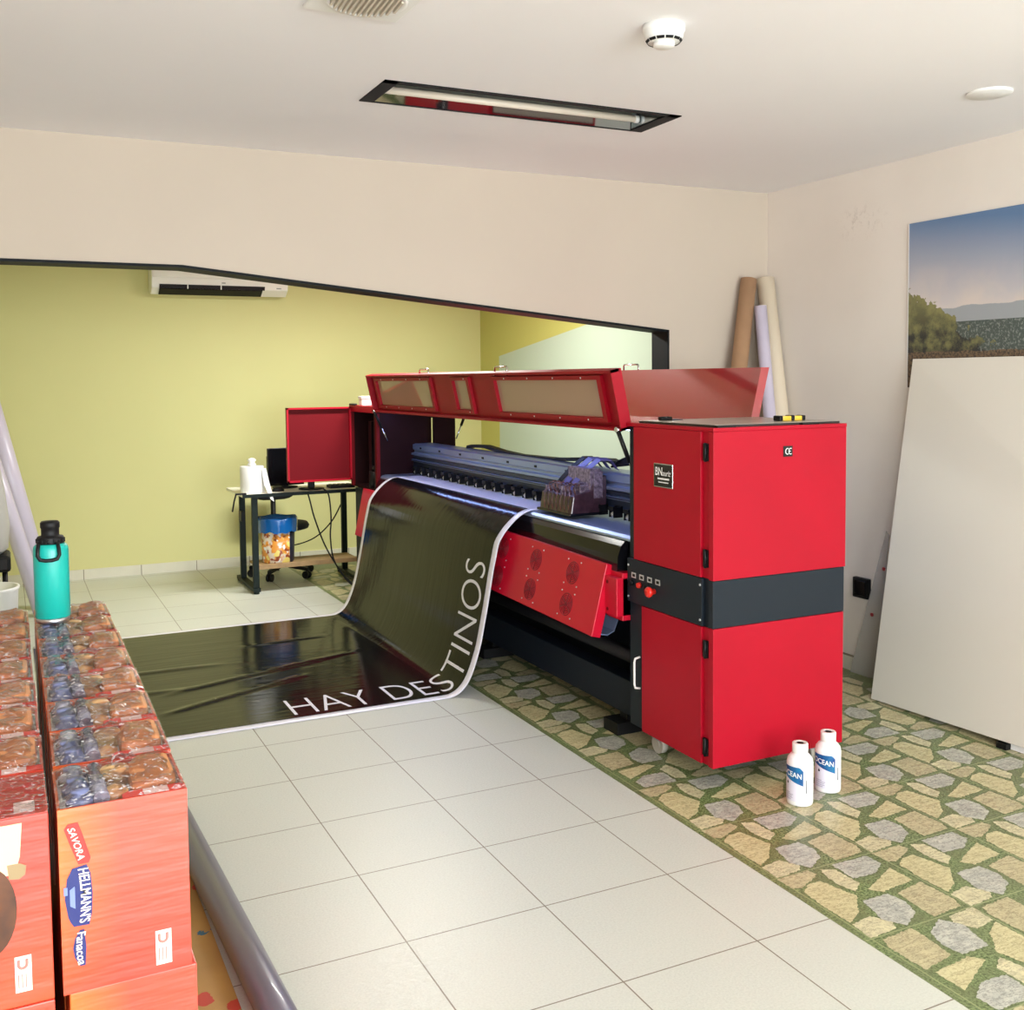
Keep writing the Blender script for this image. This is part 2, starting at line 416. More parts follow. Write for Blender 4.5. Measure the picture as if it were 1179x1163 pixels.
# name plate on the upper door
b = MB(); b.box((XF-.006,-1.083,1.163),(XF-.003,-.948,1.262)); npl = b.build('nameplate', M['chrome'], pr, .002)
b = MB(); b.box((XF-.0068,-1.079,1.167),(XF-.0055,-.952,1.258)); b.build('plate_face', M['blackgloss'], npl)
b = MB()
fn = lambda u, v: (XF-.0072, -.958-u, 1.213+v)
text_into(b, 'BN', lambda u, v: (XF-.0072, -.962-u, 1.212+v), .050, .034, bold=.02)
text_into(b, 'auriz', lambda u, v: (XF-.0072, -1.014-u, 1.212+v), .058, .022, shear=.25, bold=.01)
b.box((XF-.0075,-1.060,1.196),(XF-.0068,-.978,1.203)); b.box((XF-.0075,-1.055,1.183),(XF-.0068,-.984,1.187))
b.build('lettering', M['whitem'], npl)
# CE mark on the end
b = MB(); b.box((.862,y0-.002,1.297),(.908,y0,1.339)); cem = b.build('approval_mark', M['blackgloss'], pr)
b = MB(); 
for cx_ in (.878,.894):
    pts = [(cx_+.009*math.cos(a)+.003, y0-.003, 1.318+.0115*math.sin(a)) for a in [PI*.33+i*PI*1.34/14 for i in range(15)]]
    b.tube(pts, .0019, 6)
b.box((.889,y0-.004,1.3165),(.897,y0-.002,1.3195)); b.build('lettering', M['whitem'], cem)
# black latches on the top edge
for xx in (.545,.96): MB().box((xx,y0-.001,1.42),(xx+.085,y0+.025,1.427)).build('latch', M['black'], pr)

# far end cabinet: open door, dark inside
f0, f1 = 2.62, 3.25
b = MB()
b.box((XF,f0,.80),(.92,f0+.02,1.40)); b.box((.965,f0,.80),(1.14,f0+.02,1.40)); b.box((.92,f0,1.33),(.965,f0+.02,1.40)); b.box((.92,f0,.80),(.965,f0+.02,1.13))
b.box((XF,f1-.02,.80),(XK,f1,1.40)); b.box((1.12,f0+.03,.80),(1.14,f0+.32,1.40)); b.box((XF+.02,f0,.79),(XK,f1,.81))
b.build('end_cabinet', M['maroon'], pr)
b = MB(); b.box((XF+.03,f0,.10),(XK,f1,.78)); b.build('end_cabinet', M['charcoal'], pr)
b = MB(); b.box((XF-.01,f0,1.40),(XK,f1,1.42)); b.box((XF-.01,f0,1.372),(XF+.004,f1,1.40)); b.build('top_panel', M['red'], pr)
for ya_, yb_ in ((f0-.004,f0+.03),(f1-.03,f1)): MB().box((XF-.004,ya_,.80),(XF+.02,yb_,1.372)).build('corner_post', M['dkred'], pr)
b = MB(); b.box((XF+.03,f0+.04,.80),(XF+.09,f0+.16,1.38)); b.box((.60,f0+.35,.80),(.68,f0+.42,1.30)); b.cyl((.60,f0+.25,.81),(.60,f0+.25,.93),.055); b.cyl((.60,f0+.25,.93),(.60,f0+.25,.97),.035)
b.build('ink_pump', M['black'], pr)
# its door, swung out square to the cabinet
dr = MB(); dx0, dx1, dz0, dz1 = .018, XF-.006, .842, 1.408
dr.box((dx0,f1-.012,dz0),(dx1,f1,dz1),1)
dr.box((dx0,f1-.04,dz0),(dx0+.013,f1-.012,dz1)); dr.box((dx1-.013,f1-.04,dz0),(dx1,f1-.012,dz1)); dr.box((dx0,f1-.04,dz0),(dx1,f1-.012,dz0+.013)); dr.box((dx0,f1-.04,dz1-.013),(dx1,f1-.012,dz1))
dr.build('cabinet_door', [M['red'], M['dkred']], pr)
# platen and media guide under the sheet
gy0, gy1 = y1, f0
prof = [(.97,.90),(.97,.925),(.585,.925),(.562,.921),(.548,.910),(.545,.90)]
b = MB(); b.prism([(x_,gy0,z_) for x_, z_ in prof], (0,gy1-gy0,0)); b.build('platen', M['alu'], pr)
gp = [(.560,.899),(.545,.895),(.525,.875),(.508,.83),(.500,.70),(.57,.70)]
b = MB(); b.prism([(x_,gy0+.05,z_) for x_, z_ in gp], (0,gy1-gy0-.05,0)); b.build('media_guide', M['blackgloss'], pr)
# unprinted white stretch still on the platen belongs to the banner (below)
# gantry beam: extruded profile with grooves
gx = .80
prof = [(gx+.15,.99),(gx+.15,1.145),(gx+.02,1.145),(gx,1.138),(gx,1.104),(gx+.012,1.098),(gx+.012,1.082),(gx-.012,1.078),(gx-.012,1.062),(gx+.02,1.058),(gx+.02,1.034),(gx-.012,1.030),(gx-.012,1.018),(gx+.008,1.014),(gx+.008,.99)]
b = MB(); b.prism([(x_,gy0,z_) for x_, z_ in prof], (0,gy1-gy0,0)); gan = b.build('gantry_beam', M['alu'], pr)
for q in range(9): MB().box((gx-.004,gy0+.3+q*.36,1.112),(gx+.002,gy0+.325+q*.36,1.124)).build('beam_slot', M['black'], gan)
b = MB(); b.box((gx-.013,gy0,1.020),(gx-.011,gy1,1.028)); b.box((gx+.0,gy0,1.036),(gx+.021,gy1,1.056)); b.build('guide_rail', M['aludark'], gan)
b = MB(); b.box((gx+.004,gy0,.955),(gx+.016,gy1,1.012)); b.build('perforated_plate', M['aludark'], pr)
# pinch rollers
pb = MB(); 
pb.box((-.012,-.028,.012),(.0,.028,.05)); pb.box((-.05,-.028,-.004),(0,-.02,.046)); pb.box((-.05,.012,-.004),(0,.02,.046)); pb.box((-.055,-.028,.030),(-.046,.020,.050))
pw = MB(); pw.cyl((-.032,-.019,.010),(-.032,.011,.010),.0135,n=16)
ry = [gy0+.09+q*.135 for q in range(24)]
p0 = None
for yy in ry:
    if p0 is None:
        WLOC['tmp'] = Vector((0,0,0))
        p0 = pb.build('pinch_roller', M['black']); p0.parent = pr
        p1 = pw.build('roller_wheel', M['white']); p1.parent = p0
        q = p0
    else: q = copy_tree(p0, pr)
    q.location = Vector((gx-.004, yy, .9355+.004)) - WLOC[pr.name]
# lamp strip under the beam that lights the platen
mled = bpy.data.materials.new('blue_white_led'); mled.use_nodes = True
mb_ = mled.node_tree.nodes['Principled BSDF']; mb_.inputs['Base Color'].default_value = (.8,.85,1,1)
mb_.inputs['Emission Color'].default_value = (.34,.46,1,1); mb_.inputs['Emission Strength'].default_value = 16.0
b = MB(); b.box((.600,gy0+.05,1.380),(.630,gy1-.05,1.384)); b.build('led_strip', mled, pr)
b = MB(); b.box((.590,gy0+.04,1.384),(.640,gy1-.04,1.392)); b.build('led_holder', M['aludark'], pr)
# print carriage with its head, boards and ribbon cables
M['carr'] = mat('smoked_carriage', rgb(70, 44, 52), .28, coat=.4, var=.5, vscale=38, bump=.5, bscale=70)
M['carr2'] = mat('carriage_boards', rgb(150, 132, 142), .35, col2=rgb(58, 42, 52), vscale=60)
ca0, ca1 = -.13, .20
b = MB(); b.prism([(.585,ca0,.945),(.79,ca0,.945),(.79,ca0,1.13),(.735,ca0,1.13),(.70,ca0,1.06),(.60,ca0,1.035)], (0,ca1-ca0,0)); car = b.build('print_carriage', M['carr'], pr, .006)
b = MB(); b.box((.575,ca0-.01,.938),(.79,ca1+.012,.950)); b.build('carriage_base', M['blackgloss'], car, .002)
rr = random.Random(5)
b = MB()
for q in range(9):
    xx = .60+rr.uniform(0,.08); yy = ca0+.02+q*.033; b.box((xx,yy,1.03),(xx+.05,yy+.012,1.06+rr.uniform(0,.035)))
b.box((.70,ca0+.01,1.06),(.76,ca1-.10,1.165)); b.box((.715,ca0-.004,1.02),(.765,ca0+.004,1.15)); b.build('circuit_boards', M['carr2'], car, .002)
b = MB()
for q in range(7):
    yy = ca0+.025+q*.042; b.tube([(.625,yy,1.04),(.618,yy+.008,1.075),(.655,yy+.012,1.088),(.69,yy+.01,1.06)], .0035, 6)
    b.tube([(.588,yy,.95),(.583,yy,1.0),(.60,yy+.01,1.05)], .0028, 6)
b.build('ink_tube', mat('copper_ink_tubes', rgb(120, 76, 66), .3, col2=rgb(40, 30, 34), vscale=50), car)
M['ribbon'] = mat('violet_ribbon_cable', rgb(92, 88, 140), .4)
for q, (ya, wd) in enumerate(((-.06,.020),(.02,.024),(.09,.016))):
    b = MB(); b.ribbon([(.86,ya-.05,1.155),(.82,ya-.045,1.205),(.775,ya-.02,1.205),(.73,ya+.03,1.150),(.69,ya+.07,1.09),(.665,ya+.085,1.045)], (.0,wd,.004), (0,0,.004)); b.build('ribbon_cable', M['ribbon'] if q != 2 else M['black'], car)
b = MB()
for q in range(6): 
    b.tube([(.86,-.06-.012*q,1.165+.006*q),(.88,-.2,1.185+.008*q),(.88,-.38,1.175+.01*q+.012*math.sin(q)),(.90,-.55,1.165+.006*q),(.93,-.72,1.15)], .006, 6)
b.build('cable_bundle', M['black'], pr)
# black cable chain lying along the back of the beam
b = MB(); b.ribbon([(.955,1.93,1.10),(.955,1.945,1.135),(.955,1.93,1.162),(.955,1.86,1.172),(.955,1.65,1.180),(.955,1.40,1.160),(.955,1.14,1.150),(.955,.70,1.158),(.955,.30,1.185),(.93,.05,1.196),(.90,-.05,1.19)], (.025,0,0), (0,0,-.020)); b.build('cable_chain', M['black'], pr)
# raised front cover: a tray with three acrylic windows
wb, wt = Vector((.514,0,1.385)), Vector((.458,0,1.647))
U = Vector((0,1,0)); V = (wt-wb).normalized(); Nn = Vector((V.z,0,-V.x))      # Nn points to +x (away from the operator)
LH = (wt-wb).length; LY0, LY1 = y1+.005, 2.62
def cov(u, v, w): return wb + U*u + V*v + Nn*w
def cbox(mb, u0, u1, v0, v1, w0, w1, mi=0):
    mb.hexa([cov(u0,v0,w0),cov(u1,v0,w0),cov(u1,v1,w0),cov(u0,v1,w0)],[cov(u0,v0,w1),cov(u1,v0,w1),cov(u1,v1,w1),cov(u0,v1,w1)],mi)
wins = [(-.555,.525),(.90,1.105),(1.49,2.50)]; v0w, v1w = .047, .222
fc = MB(); us = [LY0]
for a, c in wins: us += [a, c]
us.append(LY1)
for i in range(0, len(us), 2): cbox(fc, us[i], us[i+1], 0, LH, .030, .042)
for a, c in wins: cbox(fc, a, c, 0, v0w, .030, .042); cbox(fc, a, c, v1w, LH, .030, .042)
cbox(fc, LY0, LY0+.012, 0, LH, -.012, .03); cbox(fc, LY1-.012, LY1, 0, LH, -.012, .03); cbox(fc, LY0, LY1, 0, .012, -.012, .03); cbox(fc, LY0, LY1, LH-.012, LH, -.012, .03)
for a, c in wins:                        # raised frame round each window
    cbox(fc, a-.035, a, v0w-.02, v1w+.02, .012, .03); cbox(fc, c, c+.035, v0w-.02, v1w+.02, .012, .03)
    cbox(fc, a, c, v0w-.02, v0w, .012, .03); cbox(fc, a, c, v1w, v1w+.02, .012, .03)
fco = fc.build('front_cover', M['coverred'], pr)
# tinted acrylic
def acrylic(name, tint, trans, rough=.02):
    m = bpy.data.materials.new(name); m.use_nodes = True; nt = m.node_tree; nt.nodes.clear()
    out = nt.nodes.new('ShaderNodeOutputMaterial'); t = nt.nodes.new('ShaderNodeBsdfTransparent'); g = nt.nodes.new('ShaderNodeBsdfGlossy'); mx = nt.nodes.new('ShaderNodeMixShader')
    fr = nt.nodes.new('ShaderNodeFresnel'); fr.inputs[0].default_value = 1.45
    t.inputs[0].default_value = tint; g.inputs['Roughness'].default_value = rough
    if trans is not None:
        d = nt.nodes.new('ShaderNodeBsdfDiffuse'); d.inputs[0].default_value = trans[0]; m2 = nt.nodes.new('ShaderNodeMixShader'); m2.inputs[0].default_value = trans[1]
        nt.links.new(t.outputs[0], m2.inputs[1]); nt.links.new(d.outputs[0], m2.inputs[2]); src = m2.outputs[0]
    else: src = t.outputs[0]
    nt.links.new(fr.outputs[0], mx.inputs[0]); nt.links.new(src, mx.inputs[1]); nt.links.new(g.outputs[0], mx.inputs[2]); nt.links.new(mx.outputs[0], out.inputs[0])
    return m
M['acrylic'] = acrylic('tinted_acrylic', (.93,.86,.76,1), (rgb(242, 204, 176), .5))
for a, c in wins:
    b = MB(); cbox(b, a-.01, c+.01, v0w-.01, v1w+.01, .031, .035); b.build('window_pane', M['acrylic'], fco)
for a, c in wins:
    for q in range(4 if c-a > .5 else 1):
        uu = a+(c-a)*(q+.5)/4; 
        for p_ in (cov(uu, v1w+.01, .010), cov(uu, v0w-.01, .010)): MB().cyl(p_, p_+Nn*.004, .004, n=8).build('screw', M['screw'], fco)
def cover_handle(p, parent):
    h = MB(); p = Vector(p); h.tube([p+Vector((0,-.075,-.015)),p+Vector((0,-.075,.028)),p+Vector((0,-.068,.034)),p+Vector((0,.068,.034)),p+Vector((0,.075,.028)),p+Vector((0,.075,-.015))], .005, 8)
    h.build('cover_handle', M['chrome'], parent)
cover_handle(wt+Vector((.026,1.56,-.004)), fco); cover_handle(wt+Vector((.026,.44,-.004)), fco)
# raised rear cover and fixed top plate
sb, st_ = Vector((1.225,0,1.40)), Vector((1.289,0,1.655))
b = MB(); b.hexa([sb+U*LY0,sb+U*LY1,st_+U*LY1,st_+U*LY0],[sb+U*LY0+Vector((.015,0,0)),sb+U*LY1+Vector((.015,0,0)),st_+U*LY1+Vector((.015,0,0)),st_+U*LY0+Vector((.015,0,0))])
b.hexa([sb+U*LY0+Vector((-.03,0,0)),sb+U*(LY0+.012)+Vector((-.03,0,0)),st_+U*(LY0+.012)+Vector((-.03,0,0)),st_+U*LY0+Vector((-.03,0,0))],[sb+U*LY0,sb+U*(LY0+.012),st_+U*(LY0+.012),st_+U*LY0])
rc = b.build('rear_cover', M['redgloss'], pr)
cover_handle(st_+Vector((.008,.44,-.004)), rc)
b = MB(); b.box((.56,y1,1.392),(1.222,f0,1.402)); b.build('top_plate', M['redgloss'], pr)
# gas struts
for a, c in (((.498,y1+.03,1.385),(.60,y1+.02,1.13)), ((.498,f0-.03,1.385),(.60,f0-.02,1.17)), ((1.215,f0-.05,1.385),(1.13,f0-.04,1.17))):
    a = Vector(a); c = Vector(c); m_ = a+(c-a)*.55
    b = MB(); b.cyl(a, m_, .010, n=12); g = b.build('gas_strut', M['black'], pr)
    b = MB(); b.cyl(m_, c, .005, n=10); b.build('strut_rod', M['chrome'], g)
    b = MB(); b.cyl(a+Vector((-.012,0,.004)), a+Vector((.016,0,.004)), .011, n=12); b.build('strut_mount', M['chrome'], g)
# dryer fan boxes below the guide (near one sags a little), each a red tray with eight grilles
M['redfan'] = mat('bright_red_tray', rgb(196, 6, 42), .4, spec=.35, coat=.15, coat_rough=.12)
M['fanred'] = mat('fan_grille_red', rgb(120, 6, 26), .55)
def fan_box(A, B, C, D, name='fan_box', fans=True):
    """A near top, B far top, C far bottom, D near bottom (front face)"""
    A, B, C, D = map(Vector, (A, B, C, D)); n = (B-A).cross(D-A).normalized()
    if n.x > 0: n = -n
    bk = -n*.055
    q = MB(); q.hexa([A,B,C,D],[A+bk,B+bk,C+bk*.9,D+bk*.9]); fb = q.build(name, M['redfan'], pr, .004)
    du = (B-A); dv = (D-A)
    P_ = lambda u, v, w=0: A + du*u + dv*v*(1.0) + n*w
    s_ = MB(); L = du.length; Hh = dv.length
    eu = du.normalized(); ev = dv.normalized()
    for i in range(4):
        for j in range(2):
            u = (.16, .38, .60, .82)[i]; v = (.27, .72)[j]; c = A + du*u + dv*v
            if fans:
                g = MB()
                for r in (.011,.021,.031,.041,.051): g.tube([c+eu*(r*math.cos(t))+ev*(r*math.sin(t))+n*.0005 for t in [2*PI*k/24 for k in range(24)]], .0020, 6, closed=True)
                for t in (.4,1.45,2.5): g.tube([c+eu*(.048*math.cos(t))+ev*(.048*math.sin(t))+n*.001, c-eu*(.048*math.cos(t))-ev*(.048*math.sin(t))+n*.001], .002, 5)
                g.build('fan_grille', M['fanred'], fb)
            for a_, b_ in ((.056,.056),(-.056,.056),(.056,-.056),(-.056,-.056)):
                if fans: p = c+eu*a_+ev*b_; MB().cyl(p, p+n*.003, .0035, n=8).build('screw', M['screw'], fb)
    return fb
fan_box((.478,-.64,.795),(.425,.93,.835),(.352,.93,.535),(.398,-.64,.478))
fan_box((.425,1.0,.835),(.422,2.64,.835),(.352,2.64,.50),(.352,1.0,.535), fans=False)
b = MB(); b.box((.47,-.735,.575),(.56,-.62,.745)); b.box((.50,-.735,.555),(.56,-.60,.765)); b.build('fan_bracket', M['redfan'], pr, .004)
for zz in (.60,.72): MB().cyl((.468,-.66,zz),(.475,-.66,zz),.008,n=10).build('bracket_bolt', M['dkred'], pr)
b = MB(); b.ribbon([(.52,.02,.52),(.53,.02,.46),(.56,.02,.425),(.60,.02,.415),(.64,.02,.43),(.66,.02,.48),(.66,.02,.60)], (0,.46,0), (0,0,.004)); b.build('media_deflector', mat('pale_blue_film', rgb(150, 170, 210), .2, coat=.5), pr)
# stand: long beam, feet, take-up bar, legs, casters
b = MB(); b.box((.60,y1,.09),(.69,f0,.25)); b.build('base_beam', M['navy'], pr, .004)
b = MB(); b.box((.90,y1,.03),(1.10,f0,.86)); b.build('rear_skirt', M['navy'], pr)
b = MB(); b.cyl((.62,y1,.36),(.62,f0,.36),.032,n=20); b.build('take_up_bar', M['black'], pr)
for yy in (-.55,.9,2.35):
    b = MB(); b.box((.55,yy-.06,.0),(.74,yy+.06,.055)); b.box((.62,yy-.03,.055),(.68,yy+.03,.10)); b.build('levelling_foot', M['black'], pr)
M['rubber'] = mat('grey_rubber_wheel', rgb(176, 172, 160), .5)
for xx, yy in ((.60,-.885),(1.10,-.885),(1.10,-1.24),(.60,3.1),(1.10,3.1),(1.1,2.75)):
    b = MB(); b.box((xx-.022,yy-.03,.062),(xx+.022,yy+.03,.101)); cst = b.build('caster', M['grey'], pr)
    b = MB(); b.cyl((xx-.014,yy+.012,.041),(xx+.014,yy+.012,.041),.041,n=24); b.cyl((xx-.018,yy+.012,.041),(xx+.018,yy+.012,.041),.018,n=16)
    b.build('caster_wheel', M['rubber'], cst)

# ------------------------------------------------------------------ things lying on the printer
tz = 1.42
cp = thing('cover_panel', 'flat grey panel with a dark edge lying on top of the printer end cabinet', 'panel', (.85,-1.06,tz))
b = MB(); b.box((.545,-1.325,tz+.0005),(1.17,-.80,tz+.009)); b.build('panel_edge', mat('dark_panel_edge', rgb(34, 30, 28), .5), cp)
b = MB(); b.box((.547,-1.323,tz+.009),(1.168,-.802,tz+.0105)); b.build('panel_face', mat('grey_panel_face', rgb(172, 160, 148), .3), cp)
tz = 1.4305
sg = thing('scraper', 'small black scraper at the left corner of the flat grey panel', 'scraper', (.655,-.86,tz))
b = MB(); b.box((.61,-.875,tz+.0005),(.665,-.845,tz+.016)); b.build('handle', M['black'], sg, .004)
b = MB(); b.box((.665,-.885,tz+.001),(.71,-.835,tz+.004)); b.build('blade', M['aludark'], sg)
kn = thing('utility_knife', 'yellow and black utility knife on the grey panel on top of the printer', 'knife', (1.02,-1.20,tz))
b = MB(); b.box((.95,-1.222,tz+.0005),(.967,-1.178,tz+.022)); b.box((1.068,-1.222,tz+.0005),(1.085,-1.178,tz+.022)); b.box((1.012,-1.223,tz+.0005),(1.028,-1.177,tz+.023)); b.build('grip_end', M['black'], kn, .004)
b = MB(); b.box((.967,-1.220,tz+.0005),(1.012,-1.180,tz+.020)); b.box((1.028,-1.220,tz+.0005),(1.068,-1.180,tz+.020)); b.build('body', mat('yellow_plastic', rgb(236, 196, 60), .35, coat=.2), kn, .003)
sm = thing('small_box', 'small white box standing on the far end of the printer top', 'box', (.60,3.10,1.42))
tz = 1.42
b = MB(); b.box((.56,3.06,tz+.0005),(.66,3.14,tz+.055)); b.build('body', M['whitem'], sm, .003); b = MB(); b.box((.555,3.055,tz+.05),(.665,3.145,tz+.07)); b.build('lid', M['white'], sm, .003)
o = MB().box((.50,3.10,tz+.0005),(.535,3.20,tz+.014)).build('pocket_device', M['black'], None, .004); tag(o, 'flat black gadget beside the small white box on the printer', 'gadget')

# ------------------------------------------------------------------ the printed banner
PROF = [(-1.78,.004),(-1.2,.004),(-.6,.004),(-.2,.004),(.06,.004),(.115,.010),(.155,.030),(.188,.065),(.213,.11),(.235,.165),(.262,.25),(.284,.35),(.303,.44),(.320,.53),(.337,.62),(.355,.70),(.371,.765),(.390,.800),(.420,.838),(.457,.874),(.50,.906),(.543,.925),(.575,.930),(.62,.930),(.80,.930)]
# smooth arclength resampling
def resample(pr_, step):
    out = [Vector(pr_[0])]; acc = [0.0]
    def cr(p0, p1, p2, p3, t): return .5*((2*p1)+(-p0+p2)*t+(2*p0-5*p1+4*p2-p3)*t*t+(-p0+3*p1-3*p2+p3)*t*t*t)
    P_ = [Vector(q) for q in pr_]; fine = []
    for i in range(len(P_)-1):
        a = P_[max(i-1,0)]; d = P_[min(i+2,len(P_)-1)]
        n_ = max(2, int((P_[i+1]-P_[i]).length/.005))
        lin_ = P_[i].y == P_[i+1].y
        for q in range(n_):
            t = q/n_; fine.append(P_[i].lerp(P_[i+1], t) if lin_ else cr(a, P_[i], P_[i+1], d, t))
    fine.append(P_[-1])
    S = [0.0]
    for i in range(1, len(fine)): S.append(S[-1]+(fine[i]-fine[i-1]).length)
    return fine, S
FINE, SS = resample(PROF, .01)
import bisect as _bi
def prof_at(s):
    s = max(0, min(s, SS[-1]-1e-6)); i = min(_bi.bisect_right(SS, s)-1, len(FINE)-2); t = (s-SS[i])/max(1e-9, SS[i+1]-SS[i])
    p = FINE[i].lerp(FINE[i+1], t); d = (FINE[i+1]-FINE[i]).normalized()
    return p, Vector((-d.y, d.x))
s_end = SS[-1]
s_bk = next(SS[i] for i in range(len(FINE)) if FINE[i].x > .597 )
BY0, BY1 = .245, 2.375
M_b = NT('black_glossy_vinyl', .13); P, x, y, z = M_b.pos()
M_b.b.inputs['Base Color'].default_value = rgb(13, 13, 15); M_b.b.inputs['Specular IOR Level'].default_value = .18
mp = M_b.n('ShaderNodeMapping'); mp.inputs['Scale'].default_value = (1.2,5,1.2); M_b.l(P, mp.inputs[0])
nz = M_b.noise(mp.outputs[0], 2.2, 3)
mp2 = M_b.n('ShaderNodeMapping'); mp2.inputs['Scale'].default_value = (.6,9,.6); mp2.inputs['Rotation'].default_value = (0,0,.15); M_b.l(P, mp2.inputs[0])
nz2 = M_b.noise(mp2.outputs[0], 3.0, 2)
M_b.bump(M_b.math('ADD', nz, M_b.math('MULTIPLY', nz2, .6)), .07, .02)
M['vinyl'] = M_b.m
M['vinylwhite'] = mat('white_vinyl', rgb(232, 230, 240), .3)
bt = thing('vinyl_banner', 'glossy black printed banner flowing out of the printer onto the tiled floor', 'banner', (-.3,1.3,0))
def wrinkle(s, y):
    # a few shallow creases where it lies on the floor
    if s > 1.85: return 0
    h = 0
    for (sa, ya, sb_, yb, am, wd) in ((.55,.95,1.75,1.35,.011,.022),(.15,1.45,1.0,1.42,.008,.018),(.1,1.05,.75,1.02,.007,.02),(.5,.62,1.35,1.0,.010,.022),(1.1,1.75,1.7,1.8,.006,.02)):
        t = (s-sa)/(sb_-sa)
        if -.05 < t < 1.05:
            yc = ya+(yb-ya)*t; d = (y-yc)/wd
            if abs(d) < 3: h += am*math.exp(-d*d)*max(0, 1-(2*t-1)**4)
    return h
def bpt(s, y, off=0):
    p, n = prof_at(s); a = off + wrinkle(s, y)
    return (p.x+n.x*a, y, p.y+n.y*a)
def sheet(s0, s1, ya, yb, ds, dy, off):
    m = MB(); ns = max(1, int((s1-s0)/ds)); ny = max(1, int((yb-ya)/dy)); vs = []
    for i in range(ns+1):
        for j in range(ny+1): vs.append(bpt(s0+(s1-s0)*i/ns, ya+(yb-ya)*j/ny, off))
    fs = [(i*(ny+1)+j, (i+1)*(ny+1)+j, (i+1)*(ny+1)+j+1, i*(ny+1)+j+1) for i in range(ns) for j in range(ny)]
    m.add(vs, fs, 0, True); return m
BW = .055
o = sheet(0, s_bk-.03, BY0+BW, BY1-BW, .02, .022, .0018).build('print', M['vinyl'], bt)
o = sheet(0, s_end, BY0, BY1, .02, .03, 0).build('vinyl_sheet', M['vinylwhite'], bt); o['label'] = 'white unprinted vinyl with a narrow border all round'
sd = o.modifiers.new('thickness', 'SOLIDIFY'); sd.thickness = .001; sd.offset = -1
# lettering running along the near border
def s_of_x(xx):
    return next(SS[i] for i in range(len(FINE)) if FINE[i].x >= xx)
s_h = s_of_x(-.685); s_s = next(SS[i] for i in range(len(FINE)) if FINE[i].x > .2 and FINE[i].y >= .650)
b = MB(); text_into(b, 'HAY DESTINOS', lambda u, v: bpt(s_h+u, .335+v, .0032), s_s-s_h, .250, cuts=70, bold=-.013)
b.build('lettering', M['vinylwhite'], bt)

# ------------------------------------------------------------------ desk, chair and what is on them
M['dkgreen'] = mat('dark_green_steel', rgb(14, 28, 24), .5, spec=.25)
M['desktop'] = mat('cream_laminate', rgb(240, 238, 224), .5)
M['wood'] = mat('raw_wood_edge', rgb(170, 138, 96), .6, var=.25, vscale=20)
dk = thing('desk', 'small workstation desk with dark steel legs beyond the printer, against the yellow room', 'desk', (.1,3.6,0))
b = MB(); b.box((-.31,3.29,.742),(.70,3.92,.762)); b.build('desktop', M['desktop'], dk, .002)
b = MB(); b.box((-.31,3.286,.738),(.70,3.292,.764)); b.build('desktop_edge', M['dkgreen'], dk)
for xx in (-.235,.60):
    for yy in (3.32,3.78): b = MB(); b.box((xx,yy,.03),(xx+.045,yy+.035,.74)); b.build('leg', M['dkgreen'], dk, .003)
    b = MB(); b.box((xx-.005,3.30,.015),(xx+.05,3.94,.045)); b.cyl((xx+.02,3.32,0),(xx+.02,3.32,.015),.022,n=12); b.cyl((xx+.02,3.92,0),(xx+.02,3.92,.015),.022,n=12); b.build('foot', M['dkgreen'], dk, .003)
b = MB(); b.box((-.19,3.36,.185),(.60,3.66,.203)); b.box((-.19,3.33,.18),(.60,3.365,.215)); b.build('shelf', M['wood'], dk, .002)
b = MB(); b.box((-.26,3.60,.52),(-.232,3.70,.60)); b.build('cable_box', M['black'], dk, .003)
# clamp on the desk corner
b = MB(); b.box((-.36,3.285,.764),(-.28,3.305,.776)); b.tube([(-.355,3.295,.77),(-.37,3.295,.72),(-.385,3.295,.64)],.006,6); o = b.build('hook', M['black'], dk)
# paper roll
rl = thing('paper_roll', 'large white paper towel roll standing on the left end of the desk', 'paper roll', (-.20,3.42,.762))
b = MB(); b.lathe([(.022,.0),(.088,.0),(.090,.008),(.090,.198),(.086,.204),(.022,.204)],(-.205,3.43,.763),36); b.build('roll', M['whitem'], rl)
b = MB(); b.lathe([(.020,.0),(.034,.010),(.022,.03),(.034,.044),(.022,.058),(.001,.062)],(-.205,3.43,.966),14); b.build('pulled_tip', M['whitem'], rl)
b = MB(); b.add([(-.150,3.352,.955),(-.112,3.362,.95),(-.095,3.345,.85),(-.085,3.30,.77),(-.075,3.283,.70),(-.10,3.283,.72),(-.135,3.345,.83)],[(0,1,2,6),(6,2,3),(6,3,5),(3,4,5)]); o = b.build('loose_sheet', M['whitem'], rl)
# monitors
def monitor(name, label, cx_, cy_, rz, w, h, lift=.06):
    t = thing(name, label, 'monitor', (cx_,cy_,.762)); t.rotation_euler = (0,0,rz)
    L = Vector((cx_,cy_,.762))
    b = MB(); b.box(L+Vector((-w/2,-.012,lift)), L+Vector((w/2,.012,lift+h))); sc_ = b.build('screen', M['blackgloss'], t, .004)
    b = MB(); b.box(L+Vector((-w/2,.012,lift)), L+Vector((w/2,.03,lift+h*.8))); b.build('back_shell', M['black'], t, .01)
    b = MB(); b.box(L+Vector((-.025,.012,.008)), L+Vector((.025,.04,lift+h*.4))); b.build('stand', M['black'], t, .004)
    b = MB(); b.lathe([(.10,0),(.10,.008),(.06,.012)], L+Vector((0,.02,.0005)), 28); b.build('base', M['black'], t)
    return t
monitor('computer_monitor', 'black monitor on the desk between the paper roll and the red open door', .11, 3.66, .12, .30, .30, .02)
monitor('computer_monitor', 'desk monitor half hidden behind the red open printer door, on a round base', .26, 3.43, 0, .34, .24, .12)
o = MB().box((-.145,3.52,.7625),(-.10,3.76,.80)).build('phone', M['black'], None, .008); tag(o, 'dark handset behind the paper roll on the desk', 'phone')
ms = MB(); ms.lathe([(.035,0),(.036,.012),(.026,.030),(.001,.036)], (0,0,0), 24)
